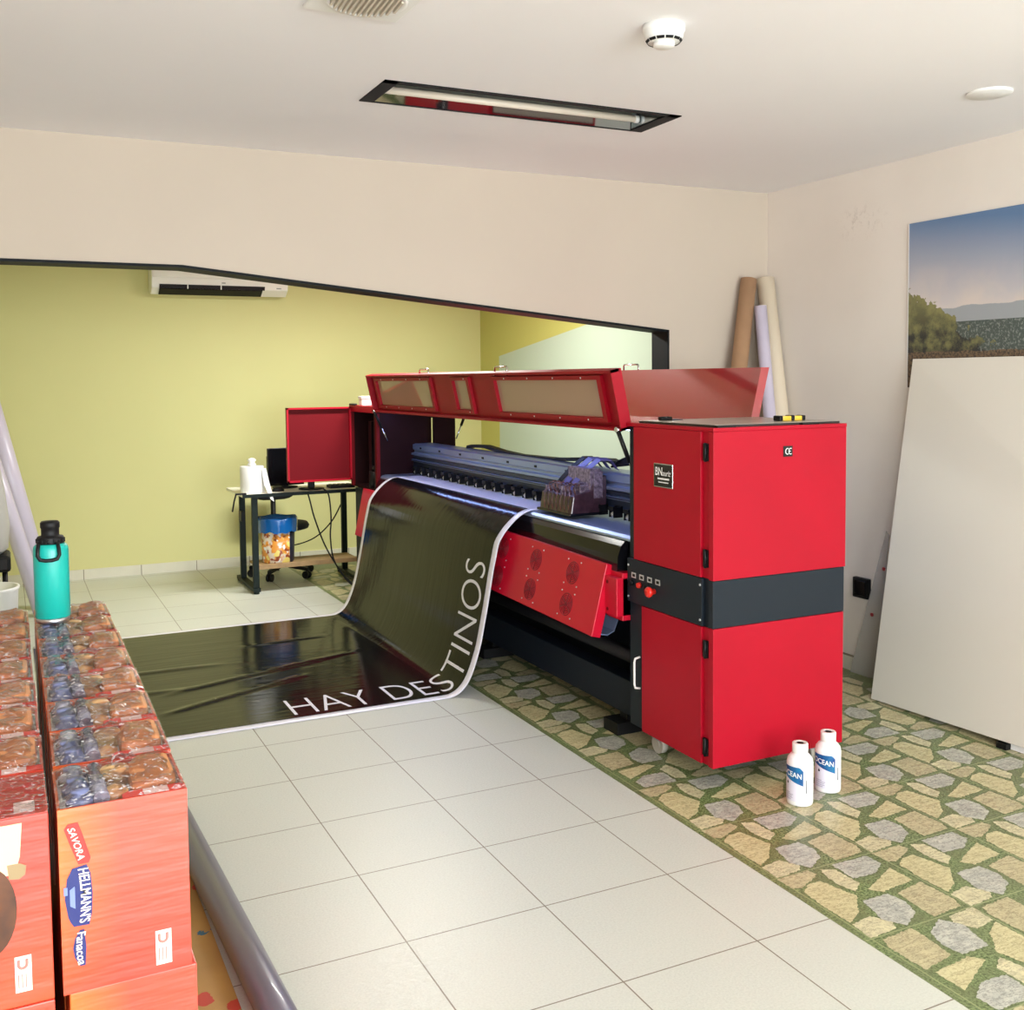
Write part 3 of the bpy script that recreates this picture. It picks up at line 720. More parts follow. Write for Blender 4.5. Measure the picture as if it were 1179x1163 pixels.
o = ms.build('computer_mouse', M['black']); o.location = (-.01,3.42,.7625); o.scale = (1.3,.9,1); tag(o, 'black mouse in front of the monitor on the desk', 'mouse')
b = MB(); b.box((.40,3.40,.7625),(.60,3.52,.785)); 
for q in range(5): b.box((.41+q*.036,3.41,.785),(.435+q*.036,3.50,.790))
o = b.build('keypad', M['black'], None, .002); tag(o, 'black keypad on the desk right under the red open door corner', 'keyboard')
# cables hanging under the desk
def cable(pts, label):
    b = MB(); P_ = [Vector(p) for p in pts]; out = []
    for i in range(len(P_)-1):
        a = P_[max(i-1,0)]; d = P_[min(i+2,len(P_)-1)]
        for q in range(6):
            t = q/6; out.append(.5*((2*P_[i])+(-a+P_[i+1])*t+(2*a-5*P_[i]+4*P_[i+1]-d)*t*t+(-a+3*P_[i]-3*P_[i+1]+d)*t*t*t))
    out.append(P_[-1]); b.tube(out, .006, 6); o = b.build('power_cable', M['black']); tag(o, label, 'cable', 'cables under the desk'); return o
cable([(.185,3.276,.745),(.20,3.268,.68),(.23,3.26,.55),(.31,3.26,.33),(.42,3.24,.13),(.50,3.18,.03),(.53,3.0,.012)], 'black cable running straight down from the desk edge to the floor')
cable([(.30,3.275,.78),(.345,3.27,.73),(.36,3.265,.55),(.35,3.26,.40),(.37,3.24,.22),(.46,3.20,.06),(.52,3.10,.012)], 'black cable looping over the desk edge and hanging in a long curve')
cable([(.12,4.18,.23),(.30,4.25,.20),(.48,4.2,.26),(.60,4.1,.40),(.66,4.0,.56)], 'thin cable sagging behind the desk shelf against the yellow wall')
# bin on the shelf
bn = thing('waste_bin', 'printed round waste bin with a blue bag on the desk shelf', 'waste bin', (.0,3.5,.203))
def bin_mat():
    k = NT('printed_bin', .35); P, x, y, z = k.pos()
    n1 = k.noise(P, 16, 3); c = k.mix(k.rng(n1, .42, .5), rgb(226, 214, 196), rgb(226, 150, 60)); n2 = k.noise(P, 24, 2)
    c = k.mix(k.rng(n2, .55, .6), c, rgb(150, 70, 40)); n3 = k.noise(P, 19, 1); c = k.mix(k.rng(n3, .56, .6), c, rgb(240, 220, 120)); c = k.mix(k.rng(n3, .36, .33), c, rgb(246, 244, 240))
    side = k.math('GREATER_THAN', x, .065); c = k.mix(side, c, rgb(28, 30, 52)); k.l(c, k.b.inputs['Base Color']); return k.m
M['bin'] = bin_mat()
b = MB(); b.lathe([(.118,0),(.122,.01),(.135,.30),(.131,.30),(.115,.012)], (.0,3.51,.2035), 36); b.build('body', M['bin'], bn)
M['bag'] = mat('blue_bag', rgb(20, 96, 168), .22, coat=.4, bump=.8, bscale=40)
b = MB(); n = 48; vs = []
rb = random.Random(2); ph = [rb.uniform(0,6) for _ in range(6)]
for kz, (r, z_) in enumerate(((.110,.22),(.128,.31),(.150,.352),(.153,.335),(.152,.30),(.150,.262),(.149,.240))):
    for i in range(n):
        t = 2*PI*i/n; rr_ = r*(1+.012*math.sin(9*t+ph[0])+.015*math.sin(17*t+ph[1])*(1 if kz > 2 else .4)); vs.append((rr_*math.cos(t), 3.51+rr_*math.sin(t), .2035+z_+.004*math.sin(5*t+ph[2])+(.006*math.sin(11*t+ph[3]) if kz > 4 else 0)))
b.add(vs, [(k_*n+i, k_*n+(i+1) % n, (k_+1)*n+(i+1) % n, (k_+1)*n+i) for k_ in range(6) for i in range(n)], 0, True); b.build('bag', M['bag'], bn)
# chair
M['fabric'] = mat('black_fabric', rgb(24, 25, 28), .85, bump=.3, bscale=300)
def chair(name, label, c, rz):
    t = thing(name, label, 'chair', c); t.rotation_euler = (0,0,rz); C = Vector(c)
    b = MB(); b.lathe([(.17,0),(.215,.012),(.225,.035),(.21,.06),(.10,.068),(.001,.068)], C+Vector((0,0,.385)), 32); b.build('seat', M['fabric'], t)
    b = MB(); n = 24; vs = []
    for dy_, sc_ in ((0,.9),(.02,1),(.05,.92)):
        for i in range(n):
            a = 2*PI*i/n; sgn = lambda v: (1 if v >= 0 else -1)*abs(v)**.55
            vs.append(C+Vector((.19*sc_*sgn(math.cos(a)), .235+dy_-.04*math.cos(a)**2*0, .74+.135*sc_*sgn(math.sin(a)))))
    b.add(vs, [(k_*n+i, k_*n+(i+1) % n, (k_+1)*n+(i+1) % n, (k_+1)*n+i) for k_ in range(2) for i in range(n)]+[tuple(range(n))[::-1], tuple(range(2*n,3*n))], 0, True); b.build('backrest', M['fabric'], t)
    b = MB(); b.tube([C+Vector((0,.05,.37)),C+Vector((0,.22,.37)),C+Vector((0,.29,.42)),C+Vector((0,.292,.72))], .022, 10); b.build('back_post', M['black'], t)
    b = MB(); b.cyl(C+Vector((0,0,.09)), C+Vector((0,0,.39)), .026, n=16); b.build('gas_column', M['black'], t)
    b = MB()
    for q in range(5):
        a = 2*PI*q/5+.3; d = Vector((math.cos(a), math.sin(a), 0)); w = Vector((-d.y, d.x, 0))
        b.hexa([C+w*.028+Vector((0,0,.085)),C-w*.028+Vector((0,0,.085)),C-w*.028+Vector((0,0,.125)),C+w*.028+Vector((0,0,.125))],[C+d*.27+w*.016+Vector((0,0,.062)),C+d*.27-w*.016+Vector((0,0,.062)),C+d*.27-w*.016+Vector((0,0,.09)),C+d*.27+w*.016+Vector((0,0,.09))])
    b.build('base', M['black'], t, .004)
    for q in range(5):
        a = 2*PI*q/5+.3; d = Vector((math.cos(a), math.sin(a), 0)); w = Vector((-d.y, d.x, 0)); p = C+d*.255+Vector((0,0,.031))
        b = MB(); b.cyl(p-w*.024, p-w*.006, .031, n=18); b.cyl(p+w*.006, p+w*.024, .031, n=18); b.cyl(p-w*.01+Vector((0,0,.005)), p+w*.01+Vector((0,0,.005)), .012, n=10); b.cyl(p, p+Vector((0,0,.036)), .008, n=8); b.build('caster', M['black'], t)
    return t
chair('office_chair', 'black office chair on wheels tucked behind the desk', (.14,3.96,0), 0)

# ------------------------------------------------------------------ wall air conditioner in the yellow room
ac = thing('air_conditioner', 'white split air conditioner high on the yellow wall', 'air conditioner', (-.21,YY,2.34))
ax0, ax1, az0, az1 = -.775, .345, 2.335, 2.62
b = MB(); b.prism([(ax0,YY-.001,az0+.02),(ax0,YY-.12,az0),(ax0,YY-.20,az0+.05),(ax0,YY-.215,az0+.12),(ax0,YY-.205,az1-.02),(ax0,YY-.17,az1),(ax0,YY-.001,az1)], (ax1-ax0,0,0)); b.build('body', M['white'], ac, .006)
b = MB(); b.prism([(ax0+.06,YY-.132,az0+.004),(ax0+.06,YY-.204,az0+.046),(ax0+.06,YY-.208,az0+.040),(ax0+.06,YY-.136,az0-.002)], (.84,0,0)); b.prism([(ax0+.06,YY-.2125,az0+.078),(ax0+.06,YY-.2035,az0+.048),(ax0+.06,YY-.2065,az0+.046),(ax0+.06,YY-.2155,az0+.078)], (.86,0,0)); lv = b.build('air_outlet', M['black'], ac)
b = MB()
for xx in (.28,.55): b.box((ax0+xx,YY-.217,az0+.044),(ax0+xx+.008,YY-.205,az0+.08))
b.build('louvre_rib', M['white'], lv)
b = MB(); b.box((ax0+.56,YY-.2175,az0+.095),(ax0+.59,YY-.213,az0+.103)); b.box((ax1-.10,YY-.214,az0+.062),(ax1-.06,YY-.206,az0+.070)); b.build('badge', M['grey'], ac)
b = MB(); b.prism([(ax0+.01,YY-.216,az0+.13),(ax0+.01,YY-.222,az0+.14),(ax0+.01,YY-.213,az1-.03),(ax0+.01,YY-.205,az1-.03)], (ax1-ax0-.02,0,0)); b.build('front_panel', M['white'], ac)

# ------------------------------------------------------------------ ceiling: mirror troffer, detector, plate, extractor
lm = thing('ceiling_lamp', 'long recessed mirror ceiling lamp with two unlit tubes', 'ceiling lamp', (.04,-.75,H))
b = MB(); t_ = .006
b.box((lx0,ly0,H-.004),(lx1,ly0+.03,H+.004)); b.box((lx0,ly1-.008,H-.004),(lx1,ly1,H+.004)); b.box((lx0,ly0,H-.004),(lx0+.055,ly1,H+.004)); b.box((lx1-.06,ly0,H-.004),(lx1,ly1,H+.004))
b.build('frame', M['black_trim'], lm)
M['mirror'] = mat('mirror_reflector', rgb(190, 196, 200), .04, metal=1.0)
b = MB(); ia, ib = lx0+.055, lx1-.06; ja, jb = ly0+.03, ly1-.008
b.add([(ia,jb,H),(ib,jb,H),(ib,jb-.085,H+.075),(ia,jb-.085,H+.075),(ib,ja+.07,H+.085),(ia,ja+.07,H+.085),(ib,ja,H),(ia,ja,H)],[(0,1,2,3),(3,2,4,5),(5,4,6,7),(0,3,5,7),(1,2,4,6)])
rf = b.build('reflector', M['mirror'], lm)
sd = rf.modifiers.new('thickness', 'SOLIDIFY'); sd.thickness = .004; sd.offset = 1
M['tube'] = mat('unlit_tube_glass', rgb(236, 226, 210), .3)
for yy, zz in ((-.83,H+.030),(-.672,H+.030)):
    b = MB(); b.cyl((ia+.02,yy,zz),(ib-.02,yy,zz),.014,n=16); tb = b.build('tube', M['tube'], lm)
    b = MB(); b.cyl((ia+.004,yy,zz),(ia+.022,yy,zz),.016,n=16); b.cyl((ib-.022,yy,zz),(ib-.004,yy,zz),.016,n=16); b.build('tube_cap', M['white'], tb)
dt = thing('smoke_detector', 'round white smoke detector on the ceiling right of the lamp', 'smoke detector', (0,-1.80,H))
b = MB(); b.lathe([(.066,0),(.066,-.016),(.062,-.020),(.060,-.036),(.050,-.050),(.001,-.050)], (-.01,-1.80,H), 36); b.build('body', M['white'], dt)
b = MB(); b.lathe([(.034,0),(.033,-.012),(.028,-.016),(.001,-.016)], (-.01,-1.80,H-.05), 28); b.build('sensor_cap', M['white'], dt)
b = MB()
for q in range(12):
    a0 = 2*PI*q/12+.04; a1 = a0+.44; pts = []
    for z_, r in ((-.0515,.051),(-.0445,.0565)): pts += [(-.01+r*math.cos(a0),-1.80+r*math.sin(a0),H+z_),(-.01+r*math.cos(a1),-1.80+r*math.sin(a1),H+z_)]
    b.add(pts, [(0,1,3,2)])
o = b.build('sensor_slot', M['black'], dt); sd = o.modifiers.new('thickness', 'SOLIDIFY'); sd.thickness = .0015; sd.offset = 0
o = MB().lathe([(.084,0),(.084,-.006),(.079,-.010),(.001,-.010)], (1.578,-1.68,H), 40).build('blanking_plate', M['white']); tag(o, 'flat round white cover plate on the ceiling above the landscape poster', 'cover plate')
vt = thing('extractor_fan', 'white extractor fan with a round grille at the top edge of the ceiling', 'extractor fan', (-.93,-1.66,H))
vm = Matrix.Translation((-.925,-1.665,H)) @ Matrix.Rotation(.02, 4, 'Z')
b = MB(); b.box((-.145,-.145,-.012),(.145,.145,0), 0, vm); b.build('housing', M['white'], vt, .01)
b = MB(); b.lathe([(.118,-.012),(.116,-.020),(.104,-.020),(.104,-.013)], (-.925,-1.665,H), 40); b.build('ring', M['white'], vt)
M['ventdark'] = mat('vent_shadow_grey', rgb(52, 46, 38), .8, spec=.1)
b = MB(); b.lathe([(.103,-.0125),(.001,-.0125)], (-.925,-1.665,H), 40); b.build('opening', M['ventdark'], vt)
b = MB()
for q in range(-6, 7):
    d = q*.0155; hw = math.sqrt(max(0, .103**2-d*d)); b.box((d-.0034,-hw,-.024),(d+.0034,hw,-.0135),0,Matrix.Translation((-.925,-1.665,H)) @ Matrix.Rotation(-.06,4,'Z'))
b.build('slat', mat('vent_slat', rgb(206, 196, 178), .5), vt)

# ------------------------------------------------------------------ right wall: poster, leaning boards, strip, socket
def poster_mat():
    k = NT('landscape_print', .35); P, x, y, z = k.pos()
    u = k.rng(y, -.67, -2.3, 0, 1); v = k.rng(z, 1.55, 2.372, 0, 1)
    n = k.noise(P, 3.0, 5); n2 = k.noise(P, 14, 6, .65)
    vv = k.math('ADD', v, k.math('MULTIPLY', u, .18))
    sky = k.mix(k.rng(vv, .50, 1.02), rgb(208, 200, 198), rgb(92, 122, 160))
    sky = k.mix(k.math('MULTIPLY', k.rng(n, .48, .66), k.rng(v, .75, .5, 0, .6)), sky, rgb(226, 208, 192))
    hill = k.math('ADD', .405, k.math('MULTIPLY', n, .12)); hf = k.math('LESS_THAN', v, hill)
    c = k.mix(hf, sky, rgb(160, 164, 168))
    town = k.math('LESS_THAN', v, .385); n3 = k.noise(P, 75, 3, .7)
    tc = k.mix(k.rng(n3, .5, .68), rgb(76, 86, 82), rgb(150, 156, 150)); c = k.mix(town, c, tc)
    bush = k.math('ADD', k.math('SUBTRACT', .60, k.math('MULTIPLY', u, 1.25)), k.math('MULTIPLY', k.math('SUBTRACT', n2, .5), .42)); bf = k.math('LESS_THAN', v, bush)
    bc = k.mix(k.rng(n2, .42, .62), rgb(48, 50, 52), rgb(128, 126, 84)); bc = k.mix(k.rng(v, .30, .5, 0, .5), bc, rgb(150, 146, 90)); c = k.mix(bf, c, bc)
    low = k.math('LESS_THAN', v, k.math('ADD', .19, k.math('MULTIPLY', n2, .05))); c = k.mix(low, c, k.mix(k.rng(n3, .4, .6), rgb(70, 60, 54), rgb(128, 106, 84)))
    k.l(c, k.b.inputs['Base Color']); return k.m
pm = poster_mat()
po = thing('landscape_poster', 'landscape photo poster of hills and sky on the white right wall', 'poster', (XR,-1.5,1.96))
b = MB(); b.box((XR-.010,-2.35,1.55),(XR-.0005,-.672,2.371)); b.build('print', pm, po)
b = MB(); b.box((XR-.0105,-.672,1.55),(XR-.001,-.668,2.371)); o = b.build('edge', M['whitem'], po)
M['board'] = mat('white_board', rgb(226, 220, 208), .5, var=.02, vscale=1)
def lean_board(name, label, bx, bz, tx, tzz, ya, yb, th, m, slope=0.0, dx=0.0):
    b = MB(); P0 = [(bx,ya,bz),(bx+dx,yb,bz+slope),(tx,yb,tzz),(tx,ya,tzz)]; d = Vector((tzz-bz,0,-(tx-bx))).normalized()*th
    b.hexa(P0, [Vector(p)+d for p in P0]); o = b.build(name, m, None, .001); tag(o, label, 'board'); return o
lean_board('wall_board', 'large plain white board leaning on the right wall below the poster', 1.950, .004, 2.205, 1.692, -.737, -3.1, .014, M['board'], .09, -.05)
lean_board('wall_board', 'second white board behind the large leaning board, low edge just showing at right', 1.953, .003, 2.228, 1.60, -1.50, -3.2, .008, M['whitem'])
b = MB(); b.box((1.925,-1.535,0),(1.955,-1.485,.026)); o = b.build('wedge', M['black']); tag(o, 'small dark block under the right part of the leaning white board', 'block')
M['clear'] = mat('clear_plastic_strip', rgb(206, 204, 200), .25)
M['clear'].node_tree.nodes['Principled BSDF'].inputs['Alpha'].default_value = .38
sp = thing('plastic_strip', 'tapering clear plastic strip leaning on the wall by the socket', 'strip', (2.22,-.40,0))
b = MB(); b.hexa([(2.205,-.33,.004),(2.205,-.52,.004),(2.232,-.57,.78),(2.232,-.55,.80)],[(2.209,-.33,.004),(2.209,-.52,.004),(2.236,-.57,.78),(2.236,-.55,.80)]); b.build('sheet', M['clear'], sp)
b = MB(); b.cyl((2.218,-.475,.345),(2.212,-.475,.345),.010,n=12); b.cyl((2.227,-.545,.60),(2.221,-.545,.60),.010,n=12); b.build('red_stud', mat('dark_red_stud', rgb(150, 20, 30), .4), sp)
so = thing('wall_socket', 'black square wall socket behind the printer end, low on the right wall', 'socket', (XR,-.38,.47))
b = MB(); b.box((XR-.03,-.435,.415),(XR-.0005,-.325,.525)); b.build('box', M['black'], so, .006)
b = MB(); b.box((XR-.034,-.42,.43),(XR-.03,-.34,.51)); b.build('face', M['blackgloss'], so, .002)

# rolls standing in the corner
def roll(name, label, a, c, r, m, core, cat='roll', group=None):
    a = Vector(a); c = Vector(c); t = thing(name, label, cat, (a.x,a.y,0), group); d = (c-a).normalized()
    L = (c-a).length; b = MB(); b.lathe([(r*.55,0),(r,0),(r,L),(r*.55,L),(r*.55,L-.05),(.001,L-.05)], a, 32, 0, d); b.build('sheet_roll', m, t)
    b = MB(); b.lathe([(r*.5,-.002),(r*.54,-.002),(r*.54,L+.002),(r*.5,L+.002)], a, 24, 0, d); b.build('core', core, t)
    return t
M['card'] = mat('brown_cardboard', rgb(176, 138, 104), .7, var=.1, vscale=10)
M['cream'] = mat('cream_paper_roll', rgb(226, 212, 188), .5)
M['lav'] = mat('lavender_film', rgb(206, 198, 216), .3)
roll('material_roll', 'brown cardboard roll leaning in the wall corner, leftmost of the three', (1.57,.10,.012), (2.065,.365,2.18), .047, M['card'], M['card'], group='rolls in the corner behind the printer')
roll('material_roll', 'pale lavender film roll standing between the brown and cream rolls', (2.14,.074,.01), (2.085,.285,2.02), .036, M['lav'], M['card'], group='rolls in the corner behind the printer')
roll('material_roll', 'cream paper roll leaning in the wall corner, rightmost of the three', (2.175,-.02,.01), (2.188,.365,2.19), .050, M['cream'], M['card'], group='rolls in the corner behind the printer')
# far left: two film rolls, chair with jacket, bin
roll('material_roll', 'pale lavender roll leaning in the yellow room, nearer the turquoise bottle', (-1.66,3.55,.012), (-2.09,3.75,1.96), .070, M['lav'], M['card'], group='rolls at the left of the yellow room')
roll('material_roll', 'pale lavender roll leaning in the yellow room, at the left edge', (-1.70,3.30,.012), (-2.10,3.47,1.55), .055, M['lav'], M['card'], group='rolls at the left of the yellow room')
sb2 = thing('stool', 'black stool at the far left edge carrying a pale sack', 'stool', (-2.05,2.6,0))
b = MB(); b.box((-2.19,2.46,.46),(-1.885,2.76,.56)); b.build('seat', M['black'], sb2, .02)
for q, (xx, yy) in enumerate(((-2.16,2.50),(-1.92,2.50),(-2.16,2.72),(-1.92,2.72))): b = MB(); b.cyl((xx,yy,0),(xx,yy,.46),.016,n=12); b.build('leg', M['black'], sb2)
b = MB(); vs = []; n = 26
for r, z_ in ((.11,0),(.14,.03),(.15,.18),(.14,.36),(.125,.50),(.10,.60),(.06,.66),(.001,.67)):
    for i in range(n): t = 2*PI*i/n; q = r*(1+.05*math.sin(4*t+z_*9)+.03*math.sin(9*t)); vs.append((-2.04+q*math.cos(t), 2.60+q*math.sin(t), .5605+z_))
b.add(vs, [(k_*n+i, k_*n+(i+1) % n, (k_+1)*n+(i+1) % n, (k_+1)*n+i) for k_ in range(7) for i in range(n)]+[tuple(range(n))[::-1]], 0, True)
o = b.build('sack', mat('pale_grey_sack', rgb(186, 184, 178), .6, bump=.6, bscale=30)); tag(o, 'pale grey sack on the black stool at the left edge', 'sack')
o = MB().lathe([(.13,0),(.15,.40),(.157,.41),(.157,.425),(.142,.425),(.125,.02)], (-2.0,2.2,.0005), 36).build('bucket', M['white']); tag(o, 'white plastic bucket at the far left behind the boxes', 'bucket')

# ------------------------------------------------------------------ ink bottles on the stone floor
M['hdpe'] = mat('white_bottle_plastic', rgb(240, 240, 240), .35)
k = NT('blue_label', .3); P, x, y, z = k.pos(); k.l(k.mix(k.rng(k.noise(P, 20, 2), .4, .6), rgb(16, 66, 136), rgb(22, 110, 160)), k.b.inputs['Base Color']); M['blulab'] = k.m
M['lilac'] = mat('lilac_label', rgb(226, 222, 236), .4)
def ink_bottle(cx_, cy_, label, turn):
    t = thing('ink_bottle', label, 'bottle', (cx_,cy_,0), 'ink bottles by the printer')
    C = (cx_,cy_,.0005); R = .049
    b = MB(); b.lathe([(.040,0),(.047,.003),(R,.010),(R,.160),(.046,.175),(.036,.188),(.027,.195),(.026,.198)], C, 36); b.build('body', M['hdpe'], t)
    b = MB(); b.lathe([(.028,.196),(.0295,.198),(.0295,.230),(.028,.233),(.016,.233),(.015,.231)], C, 28); b.lathe([(.0152,.2315),(.001,.2315)], C, 20); b.build('cap', M['white'], t)
    b = MB(); b.lathe([(.012,.2320),(.001,.2325)], C, 20); b.build('cap_seal', M['black'], t)
    def sur(a, z_, off): return (cx_+(R+off)*math.cos(a), cy_+(R+off)*math.sin(a), .0005+z_)
    b = MB(); a0 = turn-1.15; a1 = turn+.75; n = 18; vs = []     # lower white label
    for i in range(n+1):
        a = a0+(a1-a0)*i/n; vs += [sur(a,.020,.0006), sur(a,.150,.0006)]
    b.add(vs, [(2*i,2*i+2,2*i+3,2*i+1) for i in range(n)], 0, True); lb = b.build('paper_label', M['lilac'], t)
    b = MB(); vs = []                                            # blue pennant
    for i in range(n+1):
        f_ = i/n; a = a0+(a1-a0)*f_; vs += [sur(a,.116-.034*f_,.0011), sur(a,.152,.0011) if f_ < .86 else sur(a,.152-(f_-.86)*.10,.0011)]
    b.add(vs, [(2*i,2*i+2,2*i+3,2*i+1) for i in range(n)], 0, True); b.build('blue_band', M['blulab'], lb)
    b = MB(); text_into(b, 'OCEAN', lambda u, v: sur(a0+.14+u/R, .121+v-.012*u/.075, .0016), .080, .020, cuts=16, bold=.012); b.build('lettering', M['whitem'], lb)
    b = MB()
    for q, w in enumerate((.5,.8,.7,.75,.6)):
        vs = []
        for i in range(9): a = a0+.35+(w)*i/8; vs += [sur(a,.050-q*.006,.0012), sur(a,.0525-q*.006,.0012)]
        b.add(vs, [(2*i,2*i+2,2*i+3,2*i+1) for i in range(8)], 0, True)
    b.build('small_print', mat('grey_print', rgb(176, 172, 190), .5), lb)
    b = MB(); ac_ = a0+.62; vs = [sur(ac_+.085*math.cos(q*PI/6), .088+.0045*math.sin(q*PI/6), .0014) for q in range(12)]; vs[3] = sur(ac_, .098, .0014); b.add(vs, [tuple(range(12))]); b.build('drop_mark', M['black'], lb)
    b = MB(); b.tube([sur(turn+1.0,.055,.001), sur(turn+1.0,.105,.001)], .002, 6); b.build('level_strip', M['grey'], t)
fr_ = lambda a: a
ink_bottle(.771,-1.555, 'white ink bottle with blue label, the nearer left one of the pair', math.atan2(-3.0,-2.66)-.50)
ink_bottle(.953,-1.508, 'white ink bottle with blue label, the right one close to the red cabinet', math.atan2(-3.0,-2.84)-.18)

# ------------------------------------------------------------------ boxes at the left
BW_, BD_, BH_ = .182, .172, .278
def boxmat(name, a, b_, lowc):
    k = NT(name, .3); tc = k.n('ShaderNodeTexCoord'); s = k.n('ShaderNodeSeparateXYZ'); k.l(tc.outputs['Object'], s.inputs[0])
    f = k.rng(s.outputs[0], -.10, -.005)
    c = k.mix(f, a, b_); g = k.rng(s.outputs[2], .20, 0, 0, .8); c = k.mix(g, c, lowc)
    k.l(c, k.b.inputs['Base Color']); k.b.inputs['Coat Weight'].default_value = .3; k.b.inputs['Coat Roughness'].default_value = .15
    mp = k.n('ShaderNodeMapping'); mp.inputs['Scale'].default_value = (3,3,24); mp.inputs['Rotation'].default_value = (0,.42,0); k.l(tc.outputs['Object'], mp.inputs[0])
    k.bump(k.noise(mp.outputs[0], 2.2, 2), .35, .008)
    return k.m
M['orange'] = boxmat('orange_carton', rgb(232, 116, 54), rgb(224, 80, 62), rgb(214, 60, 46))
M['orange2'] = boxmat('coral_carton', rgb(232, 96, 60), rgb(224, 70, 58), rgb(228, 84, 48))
M['redcard'] = mat('red_carton', rgb(214, 52, 40), .35, coat=.6, coat_rough=.12)
M['tray'] = mat('pale_tray', rgb(238, 236, 238), .6, var=.12, vscale=30)
M['tan'] = mat('brown_packet', rgb(222, 146, 94), .45, var=.3, vscale=40, coat=.3)
M['jar'] = mat('brown_jar', rgb(168, 112, 74), .3, col2=rgb(232, 190, 130), vscale=30, coat=.4)
M['bluecap'] = mat('blue_bottle_top', rgb(122, 130, 172), .3, coat=.3, var=.4, vscale=40)
M['tealcap'] = mat('teal_bottle_top', rgb(70, 160, 176), .3, coat=.3, var=.3, vscale=40)
M['silver'] = mat('silver_foil', rgb(186, 186, 204), .25, metal=.4, col2=rgb(120, 116, 140), vscale=50)
M['pink'] = mat('price_sticker', rgb(240, 214, 210), .5)
M['redband'] = mat('red_band', rgb(226, 74, 66), .4)
def film_mat():
    m = bpy.data.materials.new('shrink_film'); m.use_nodes = True; nt = m.node_tree; nt.nodes.clear()
    out = nt.nodes.new('ShaderNodeOutputMaterial'); t = nt.nodes.new('ShaderNodeBsdfTransparent'); g = nt.nodes.new('ShaderNodeBsdfGlossy'); mx = nt.nodes.new('ShaderNodeMixShader')
    g.inputs['Roughness'].default_value = .12; g.inputs[0].default_value = (1,1,1,1); t.inputs[0].default_value = (1,1,1,1)
    tc = nt.nodes.new('ShaderNodeNewGeometry'); mp = nt.nodes.new('ShaderNodeMapping'); mp.inputs['Scale'].default_value = (9,16,9); mp.inputs['Rotation'].default_value = (0,0,.6)
    n = nt.nodes.new('ShaderNodeTexNoise'); n.inputs['Scale'].default_value = 3.2; n.inputs['Detail'].default_value = 4; n.inputs['Distortion'].default_value = 1.2
    bp = nt.nodes.new('ShaderNodeBump'); bp.inputs['Strength'].default_value = .6; bp.inputs['Distance'].default_value = .012
    fr = nt.nodes.new('ShaderNodeFresnel'); fr.inputs[0].default_value = 1.35
    L = nt.links.new; L(tc.outputs['Position'], mp.inputs[0]); L(mp.outputs[0], n.inputs['Vector']); L(n.outputs['Fac'], bp.inputs['Height']); L(bp.outputs[0], g.inputs['Normal']); L(bp.outputs[0], fr.inputs['Normal'])
    r = nt.nodes.new('ShaderNodeMapRange'); r.inputs[1].default_value = .55; r.inputs[2].default_value = .66; r.inputs[4].default_value = .55
    n2 = nt.nodes.new('ShaderNodeTexNoise'); n2.inputs['Scale'].default_value = 7; n2.inputs['Detail'].default_value = 4; n2.inputs['Distortion'].default_value = 2.2; L(mp.outputs[0], n2.inputs['Vector']); L(n2.outputs['Fac'], r.inputs[0])
    d = nt.nodes.new('ShaderNodeBsdfDiffuse'); d.inputs[0].default_value = (.86,.84,.86,1); m2 = nt.nodes.new('ShaderNodeMixShader')  # whitish diffuse streaks paint glints onto the creased film
    L(fr.outputs[0], mx.inputs[0]); L(t.outputs[0], mx.inputs[1]); L(g.outputs[0], mx.inputs[2])
    L(r.outputs[0], m2.inputs[0]); L(mx.outputs[0], m2.inputs[1]); L(d.outputs[0], m2.inputs[2]); L(m2.outputs[0], out.inputs[0]); return m
M['film'] = film_mat()
def film(mb, x0, x1, y0_, y1_, z, seed, amp=.004, puff=0.0):
    r_ = random.Random(seed); nx, ny = 13, 13; ph = [r_.uniform(0,6.3) for _ in range(6)]; vs = []
    for i in range(nx+1):
        for j in range(ny+1):
            u, v = i/nx, j/ny; ed = min(u,1-u,v,1-v)*6; ed = min(1, ed)
            h = amp*ed*(math.sin(9*u+7*v+ph[0])+.7*math.sin(17*u-6*v+ph[1])+.5*math.sin(23*v+ph[2])+r_.uniform(-1.1,1.1))
            vs.append((x0+(x1-x0)*u, y0_+(y1_-y0_)*v, z+h+puff*ed))
    mb.add(vs, [(i*(ny+1)+j,(i+1)*(ny+1)+j,(i+1)*(ny+1)+j+1) for i in range(nx) for j in range(ny)]+[(i*(ny+1)+j,(i+1)*(ny+1)+j+1,i*(ny+1)+j+1) for i in range(nx) for j in range(ny)], 0, False)
